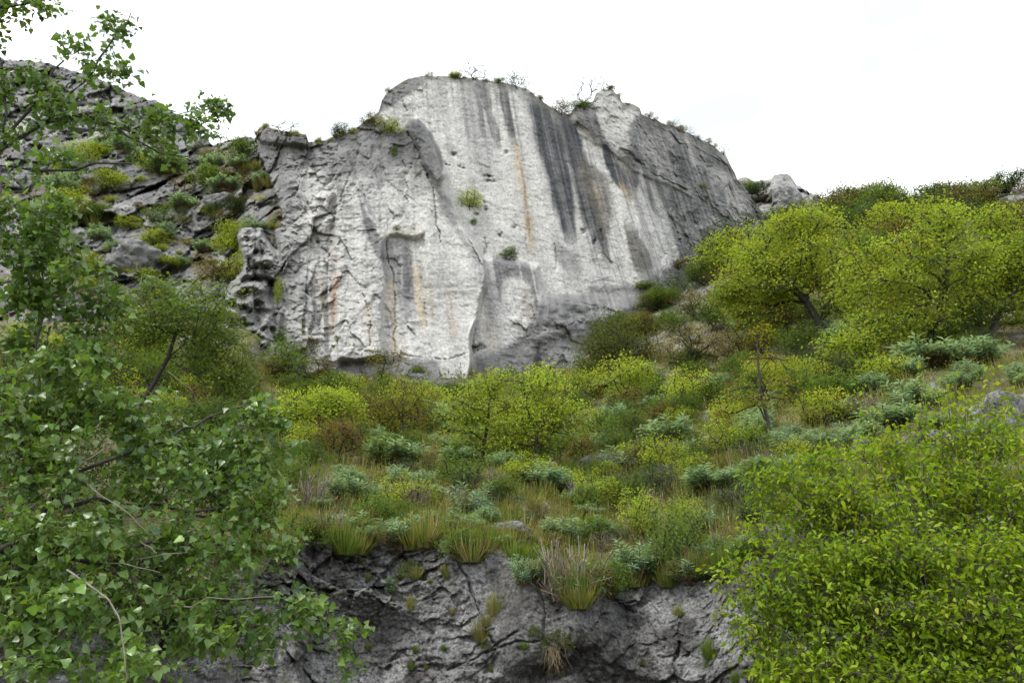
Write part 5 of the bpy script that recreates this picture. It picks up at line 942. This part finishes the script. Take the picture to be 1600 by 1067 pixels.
    ('fg', 'c', 441, 556, 38, 48, 'fresh green bush at the left foot of the tower'), ('ol', 'c', 476, 562, 52, 50, 'brown bare-twigged bush at the left foot of the tower'), ('yg', 'h', 425, 585, 60, 30, 'yellow-green scrub below the lower rock pillar'), ('yg', 'c', 432, 480, 16, 60, 'narrow band of plants in the crack behind the rock pillar'), ('dg', 'c', 745, 548, 30, 14, 'dark small bush at the base of the ledge block'), ('fg', 'c', 526, 535, 14, 14, 'small plant under the rusty stain'), ('ol', 'c', 620, 360, 14, 12, 'dry tuft on the roof of the recess'), ('mg', 'c', 1010, 455, 40, 16, 'scrub at the foot of the dark streaks'), ('yg', 'c', 1000, 452, 20, 12, 'yellowish tuft at the foot of the dark streaks'), ('ol', 'c', 1060, 420, 40, 18, 'olive scrub on the rough rock at the right of the cliff'), ('mg', 'c', 1100, 400, 30, 18, 'green scrub high on the rough rock at the right of the cliff'),
    ('bare', 'r', 266, 322, 26, 50, 'leftmost of the three dark dead trunks on the rear slope'), ('bare', 'r', 281, 322, 24, 56, 'middle one of the three dark dead trunks on the rear slope'), ('bare', 'r', 295, 318, 30, 46, 'leaning rightmost of the three dark dead trunks on the rear slope')):
    plant(*a)
# scattered plants: labelled by the landmark next to them
LAND = {'h': [(570, 825, 'the spurge on the left lip'), (482, 765, 'the grey dead stem clump'), (545, 765, 'the broad spurge by the dry stems'), (612, 705, 'the wide blue-green spurge'), (530, 690, 'the reddish bush'), (738, 780, 'the big domed spurge'), (838, 660, 'the bushy yellow-green tree'), (750, 660, 'the slender yellow-green tree'), (630, 640, 'the thin-branched olive tree'),
    (890, 890, 'the heap of dead stems'), (1058, 850, 'the bright hanging shrub'), (880, 820, 'the pale blue spurge'), (935, 720, 'the low rock rib'), (1042, 735, 'the pale angular boulder'), (1048, 680, 'the large bright spurge'), (1200, 640, 'the thin sapling'), (1120, 690, 'the broken grey ledge'), (970, 540, 'the dark many-stemmed bush'), (1075, 625, 'the single round spurge'), (1120, 750, 'the wide grey-green spurge mat'),
    (1250, 430, 'the broad forked tree'), (1455, 430, 'the tall airy tree'), (1580, 430, 'the leaning tree'), (1335, 400, 'the pale rounded tree'), (1560, 630, 'the large rough outcrop'), (1440, 690, 'the flat rock'), (1320, 580, 'the very dark hollow bush'), (790, 835, 'the flat dark slab'), (1010, 625, 'the rusty low bush'), (1280, 650, 'the dry stems right of the sapling'), (500, 640, 'the golden-green round tree'), (425, 570, 'the scrub under the rock pillar'), (280, 520, 'the tangled tree'), (60, 560, 'the tall green thicket'), (150, 600, 'the upper poplar limb'), (430, 640, 'the golden-green tree base'), (350, 590, 'the low tangled branches'), (1290, 325, 'the brown-olive ridge bush'), (1370, 335, 'the grey-green skyline bush'), (1482, 320, 'the feathery skyline shrub'), (1578, 282, 'the dark skyline tree'), (1225, 295, 'the pale ridge knob'), (1185, 294, 'the dark ridge scrub'), (1150, 470, 'the deep green shrub'), (1545, 345, 'the green crag scrub'), (1400, 380, 'the brown scrub behind the airy tree')],
    'r': [(215, 385, 'the smooth pale boulder'), (345, 312, 'the rounded boulder in the gully'), (266, 300, 'the leftmost dead trunk'), (322, 384, 'the spurge left of the golden gully shrub'), (255, 360, 'the low bluish spurge'), (352, 286, 'the gully spurge band'), (340, 420, 'the olive shrub above the tangled tree'), (281, 300, 'the three dead trunks'), (378, 235, 'the skyline shrub'), (358, 370, 'the golden gully shrub'), (325, 268, 'the upper ledge spurge'), (285, 195, 'the left skyline')],
    'c': [(640, 124, 'the left shoulder of the great slab'), (738, 115, 'the twiggy cliff top shrub'), (806, 125, 'the feathery cliff top shrub'), (912, 140, 'the crooked small tree'), (950, 140, 'the pale cliff crest'), (1010, 180, 'the stepped right ridge'), (1070, 208, 'the white streak on the ridge'), (1130, 240, 'the lower right ridge'), (440, 205, 'the flat ledge block'), (533, 205, 'the round dark bush'), (606, 195, 'the buttress top bush'), (527, 430, 'the rusty stain'), (490, 300, 'the blocky tower top')],
    'w': [(640, 890, 'the bright green cushion'), (868, 990, 'the tuft with hanging roots'), (752, 985, 'the yellow tuft on the slab'), (890, 890, 'the heap of dead stems'), (1058, 870, 'the bright hanging shrub'), (1108, 1010, 'the low right tuft'), (540, 870, 'the knobbly left top'), (612, 915, 'the small rock spurge')]}
named = set()
def near_label(base, s, px, py):
    for d, lx, ly, nm in sorted(((px - a) ** 2 + (py - b) ** 2, a, b, c) for a, b, c in LAND[s]):
        dx, dy = px - lx, py - ly
        rel = ('right of' if dx > 0 else 'left of') if abs(dx) > abs(dy) else ('below' if dy > 0 else 'above')
        for pre in ('just ', 'farther '):
            lab = '%s %s%s %s' % (base, pre, rel, nm)
            if pre == 'just ' and d > 55 ** 2: continue
            if lab not in named and d < 200 ** 2: named.add(lab); return lab
        side = ('upper ' if dy < 0 else 'lower ') + ('right' if dx > 0 else 'left')
        lab = '%s diagonally %s of %s' % (base, side, nm)
        if lab not in named and d < 200 ** 2 and min(abs(dx), abs(dy)) > 8: named.add(lab); return lab
    (d, x1, y1, n1), (d2, x2, y2, n2nd) = sorted(((px - a) ** 2 + (py - b) ** 2, a, b, c) for a, b, c in LAND[s])[:2]
    lab = '%s between %s and %s' % (base, n1, n2nd)
    if len(lab.split()) <= 16 and lab not in named and (px - x1) * (px - x2) + (py - y1) * (py - y2) < 0: named.add(lab); return lab
    return None
RS = np.random.default_rng(77)
def scatter(kind, s, n, box, wr, hr, label, group, cond=None):
    k = 0
    while k < n:
        px, py = RS.uniform(box[0], box[2]), RS.uniform(box[1], box[3])
        if cond and not cond(px, py): continue
        w = RS.uniform(*wr); h = w * RS.uniform(*hr); plant(kind, s, px, py, w, h, near_label(label.split(' on ')[0].split(' among ')[0].split(' crowding')[0].split(' below')[0].split(' rooted')[0].split(' spilling')[0].split(' in ')[0].split(' along ')[0].split(' hanging ')[0], s, px, py - h / 2) or label, group); k += 1
for kind, n, lab in (('ol', 34, 'small olive shrub on the ledges of the shaded left rear hill'), ('gb', 22, 'small grey-green shrub on the ledges of the shaded left rear hill'), ('yg', 12, 'small yellowish shrub on the ledges of the shaded left rear hill'), ('tuft', 30, 'straw grass tuft on the ledges of the shaded left rear hill')):
    scatter(kind, 'r', n, (90, 205, 435, 460), (16, 40), (.35, .65), lab, lab.split(' on ')[0] + 's of the left rear hill', lambda x, y: y > float(rear_T(x)) + 8 and y > 232 - .5 * (x - 250) * (x > 250))
for kind, n, lab in (('spurge', 40, 'small blue-green spurge in the grass of the slope'), ('tuft', 40, 'straw-coloured grass tussock on the slope'), ('green_tuft', 26, 'green grass tussock on the slope'), ('gb', 20, 'low grey-green scrub bush on the slope'), ('ol', 18, 'low brown scrub bush on the slope')):
    scatter(kind, 'h', n, (430, 600, 1300, 900), (26, 54), (.5, .8), lab, lab.split(' ', 1)[1], lambda x, y: y < float(E_edge(x)) - 4 and y > 615 - .12 * max(0, x - 900))
for kind, n, lab in (('mg', 16, 'green scrub bush on the steep right slope behind the trees'), ('ol', 16, 'brown scrub bush on the steep right slope behind the trees'), ('gb', 14, 'grey scrub bush on the steep right slope behind the trees'), ('spurge', 20, 'spurge on the steep right slope under the trees')):
    scatter(kind, 'h', n, (1150, 330, 1640, 640), (36, 70), (.45, .7), lab, lab.split(' on ')[0] + 's of the right slope', lambda x, y: y > float(hill_T(x)) + 14)
for kind, n, box, wr, hr, lab in (('yg', 30, (430, 595, 1300, 800), (50, 100), (.6, .95), 'rounded yellow-green shrub among the slope plants'), ('fg', 34, (430, 590, 1300, 830), (44, 96), (.6, .9), 'fresh green shrub among the slope plants'), ('mg', 26, (430, 585, 1250, 800), (44, 84), (.6, .9), 'dark green shrub among the slope plants'),
        ('gb', 18, (640, 600, 1250, 860), (50, 96), (.4, .7), 'wide grey-green shrub among the slope plants'), ('rd', 14, (430, 600, 1250, 800), (40, 76), (.5, .8), 'reddish shrub among the slope plants'), ('spurge', 28, (560, 610, 1400, 850), (40, 86), (.5, .75), 'broad blue-green spurge among the slope plants'), ('dry', 16, (450, 640, 1250, 860), (40, 70), (.5, .8), 'clump of dead stems among the slope plants')):
    scatter(kind, 'h', n, box, wr, hr, lab, lab.split(' ', 1)[1].split(' among')[0] + 's on the slope', lambda x, y: y < float(E_edge(x)) - 12 and y > 600 - .12 * max(0, x - 900))
for kind, n, lab in (('yg', 16, 'golden scrub bush below the left gully'), ('mg', 26, 'green scrub bush below the left gully'), ('ol', 20, 'brown scrub bush below the left gully')):
    scatter(kind, 'h', n, (20, 520, 560, 650), (44, 90), (.5, .8), lab, lab.split(' below')[0] + 'es below the gully', lambda x, y: y > 535 + (x > 330) * 30 + (x > 420) * 22)
for kind, n, lab in (('mg', 22, 'green bush crowding the upper right slope'), ('yg', 16, 'light green bush crowding the upper right slope'), ('ol', 18, 'brownish bush crowding the upper right slope'), ('gb', 12, 'greyish bush crowding the upper right slope')):
    scatter(kind, 'h', n, (1130, 300, 1640, 560), (60, 110), (.5, .8), lab, lab.split(' crowd')[0] + 'es of the upper right slope', lambda x, y: y > float(hill_T(x)) + 8 + 62 * (x < 1275))
for kind, n, lab in (('ol', 12, 'brownish bush on the right skyline'), ('mg', 10, 'green bush on the right skyline'), ('wispy', 8, 'thin twiggy bush on the right skyline')):
    scatter(kind, 'h', n, (1275, 280, 1620, 350), (44, 90), (.45, .7), lab, lab.split(' on ')[0] + 'es of the right skyline', lambda x, y: 4 < y - float(hill_T(x)) < 22)
for kind, n, lab in (('mg', 16, 'green bush on a ledge of the left rear hill'), ('yg', 14, 'golden bush on a ledge of the left rear hill'), ('spurge', 12, 'spurge on a ledge of the left rear hill')):
    scatter(kind, 'r', n, (90, 230, 430, 470), (40, 72), (.4, .7), lab, lab.split(' on ')[0] + 's on the rear ledges', lambda x, y: y > float(rear_T(x)) + 14)
scatter('ol', 'c', 26, (600, 116, 1150, 260), (8, 18), (.35, .6), 'tiny scrub cushion along the cliff top edge', 'scrub cushions along the cliff top', lambda x, y: -1 < y - float(cliff_T(x)) < 3)
scatter('tuft', 'c', 20, (400, 195, 700, 240), (8, 16), (.4, .7), 'tiny grass tuft along the left cliff top', 'grass tufts on the left cliff top', lambda x, y: -1 < y - float(cliff_T(x)) < 5)
scatter('mg', 'c', 10, (470, 300, 540, 560), (6, 12), (.6, 1.0), 'tiny green plant in the cracks of the cliff tower', 'plants in the tower cracks')
scatter('green_tuft', 'w', 12, (480, 850, 1150, 1050), (12, 22), (.6, .9), 'tiny green tuft in a crack of the rock face', 'tufts in the rock face cracks', lambda x, y: y > float(E_edge(x)) + 12)
scatter('tuft', 'h', 30, (500, 820, 1180, 930), (40, 70), (.5, .8), 'grass tussock hanging over the lip of the rock face', 'tussocks along the lip of the rock face', lambda x, y: -14 < y - float(E_edge(x)) < 2)

for kind, n, lab in (('spurge', 16, 'small spurge on the lip of the rock face'), ('fg', 14, 'small leafy shrub on the lip of the rock face'), ('ol', 8, 'small brown scrub bush on the lip of the rock face'), ('dry', 5, 'small dead stem clump on the lip of the rock face')):
    scatter(kind, 'h', n, (470, 820, 1190, 935), (30, 76), (.5, .8), lab, lab.split(' on ')[0] + 's along the lip', lambda x, y: -14 < y - float(E_edge(x)) < 8)
for kind, n, lab in (('cushion', 9, 'little green cushion plant rooted in the rock face'), ('tuft', 12, 'little straw tuft rooted in the rock face')):
    scatter(kind, 'w', n, (470, 850, 1200, 1060), (12, 30), (.5, .8), lab, lab.split(' rooted')[0].split(' spilling')[0] + 's of the rock face', lambda x, y: y > float(E_edge(x)) + 10)

for kind, n, lab in (('mg', 9, 'dark green bush on the bare ground at the right foot of the cliff'), ('ol', 8, 'brown scrub on the bare ground at the right foot of the cliff'), ('gb', 6, 'grey scrub on the bare ground at the right foot of the cliff')):
    scatter(kind, 'h', n, (930, 400, 1150, 560), (40, 80), (.45, .7), lab, lab.split(' on ')[0] + ' by the cliff foot', lambda x, y: abs(y - float(np.interp(x, [930, 1060, 1150], [545, 470, 400]))) < 36)
for kind, n, lab in (('tuft', 12, 'straw grass clump spilling over the rock face edge'), ('green_tuft', 8, 'green grass clump spilling over the rock face edge'), ('spurge', 8, 'spurge spilling over the rock face edge'), ('fg', 7, 'leafy shrub spilling over the rock face edge'), ('ol', 6, 'brown scrub spilling over the rock face edge')):
    scatter(kind, 'w', n, (480, 830, 1200, 960), (46, 96), (.45, .75), lab, lab.split(' spill')[0] + 's spilling over the edge', lambda x, y: 2 < y - float(E_edge(x)) < 26)

# ------------------------------------------------------------------ grass and herbs nobody could count
def rand_spots(n, box, dens, R, surf=hill_pt):
    px, py = R.uniform(box[0], box[2], n), R.uniform(box[1], box[3], n); k = R.random(n) < dens(px, py); px, py = px[k], py[k]
    return px, py, surf(px, py)
def slope_ok(px, py): return ((py < E_edge(px) + 2) & (py > hill_T(px) + 12) & (py > np.interp(px, [300, 420, 560, 900, 960, 1050, 1120, 1160, 1300], [520, 575, 596, 580, 520, 455, 400, 330, 310]))).astype(float)
def build_grass():
    R = np.random.default_rng(400); g = Geo()
    px, py, P = rand_spots(8000, (380, 560, 1640, 925), lambda x, y: slope_ok(x, y) * smooth(.62 + .9 * n2(x, y, 70, 40, 401)), R)
    tc = pick(GRS, len(P), R, .2); green = smooth(.5 + 1.6 * n2(px, py, 120, 60, 402))[:, None]; tc = tc * (1 - .4 * green) + .4 * green * np.array([.12, .16, .04])
    per = 24; n = len(P); sz = (.08 + .0100 * P[:, 1]) * R.uniform(.6, 1.5, n)
    az = R.uniform(0, 6.28, (n, per)); ti = np.sqrt(R.random((n, per))) * 1.3; d = np.stack([np.sin(ti) * np.cos(az), np.sin(ti) * np.sin(az), np.cos(ti)], -1)
    b = P[:, None] + np.stack([np.cos(az), np.sin(az), 0 * az], -1) * (R.random((n, per)) * sz[:, None] * .8)[..., None] - np.array([0, 0, .02])
    L = (sz[:, None] * R.uniform(.6, 1.3, (n, per))); col = np.repeat(tc[:, None], per, 1) * R.uniform(.75, 1.25, (n, per, 1))
    leaves(g, BLADE, b.reshape(-1, 3), d.reshape(-1, 3), -np.stack([np.cos(az), np.sin(az), -.2 + 0 * az], -1).reshape(-1, 3), L.ravel(), np.maximum(.007, L.ravel() * .042), col.reshape(-1, 3))
    link('grass', g.mesh('grass'), M_GRASS, None, 'stuff')
def build_herbs():
    R = np.random.default_rng(410); g = Geo()
    px, py, P = rand_spots(11000, (-150, 330, 1700, 1010), lambda x, y: slope_ok(x, y) * smooth(.55 + .9 * n2(x, y, 60, 40, 411)), R)
    n = len(P); per = 26; c = pick([(.10, .14, .04, 4), (.07, .11, .035, 3), (.13, .19, .12, 2), (.16, .15, .05, 3), (.17, .11, .06, 1.3), (.22, .22, .04, 1.2)], n, R, .2)
    sz = (.05 + .010 * P[:, 1]) * R.uniform(.6, 1.5, n); off = R.normal(0, .5, (n, per, 3)) * sz[:, None, None]; off[..., 2] = np.abs(off[..., 2]) * 1.1
    L = np.repeat(sz * .30, per) * R.uniform(.6, 1.3, n * per); d = off.reshape(-1, 3) + R.normal(0, .3, (n * per, 3)) * L[:, None]
    leaves(g, DIAMOND, (P[:, None] + off).reshape(-1, 3), d, R.normal(0, .6, (n * per, 3)) + np.array([0, -.3, .8]), L, L * .5, np.repeat(c, per, 0) * R.uniform(.75, 1.25, (n * per, 1)))
    link('ground_cover', g.mesh('ground_cover'), M_LEAF, None, 'stuff')
build_grass(); build_herbs()
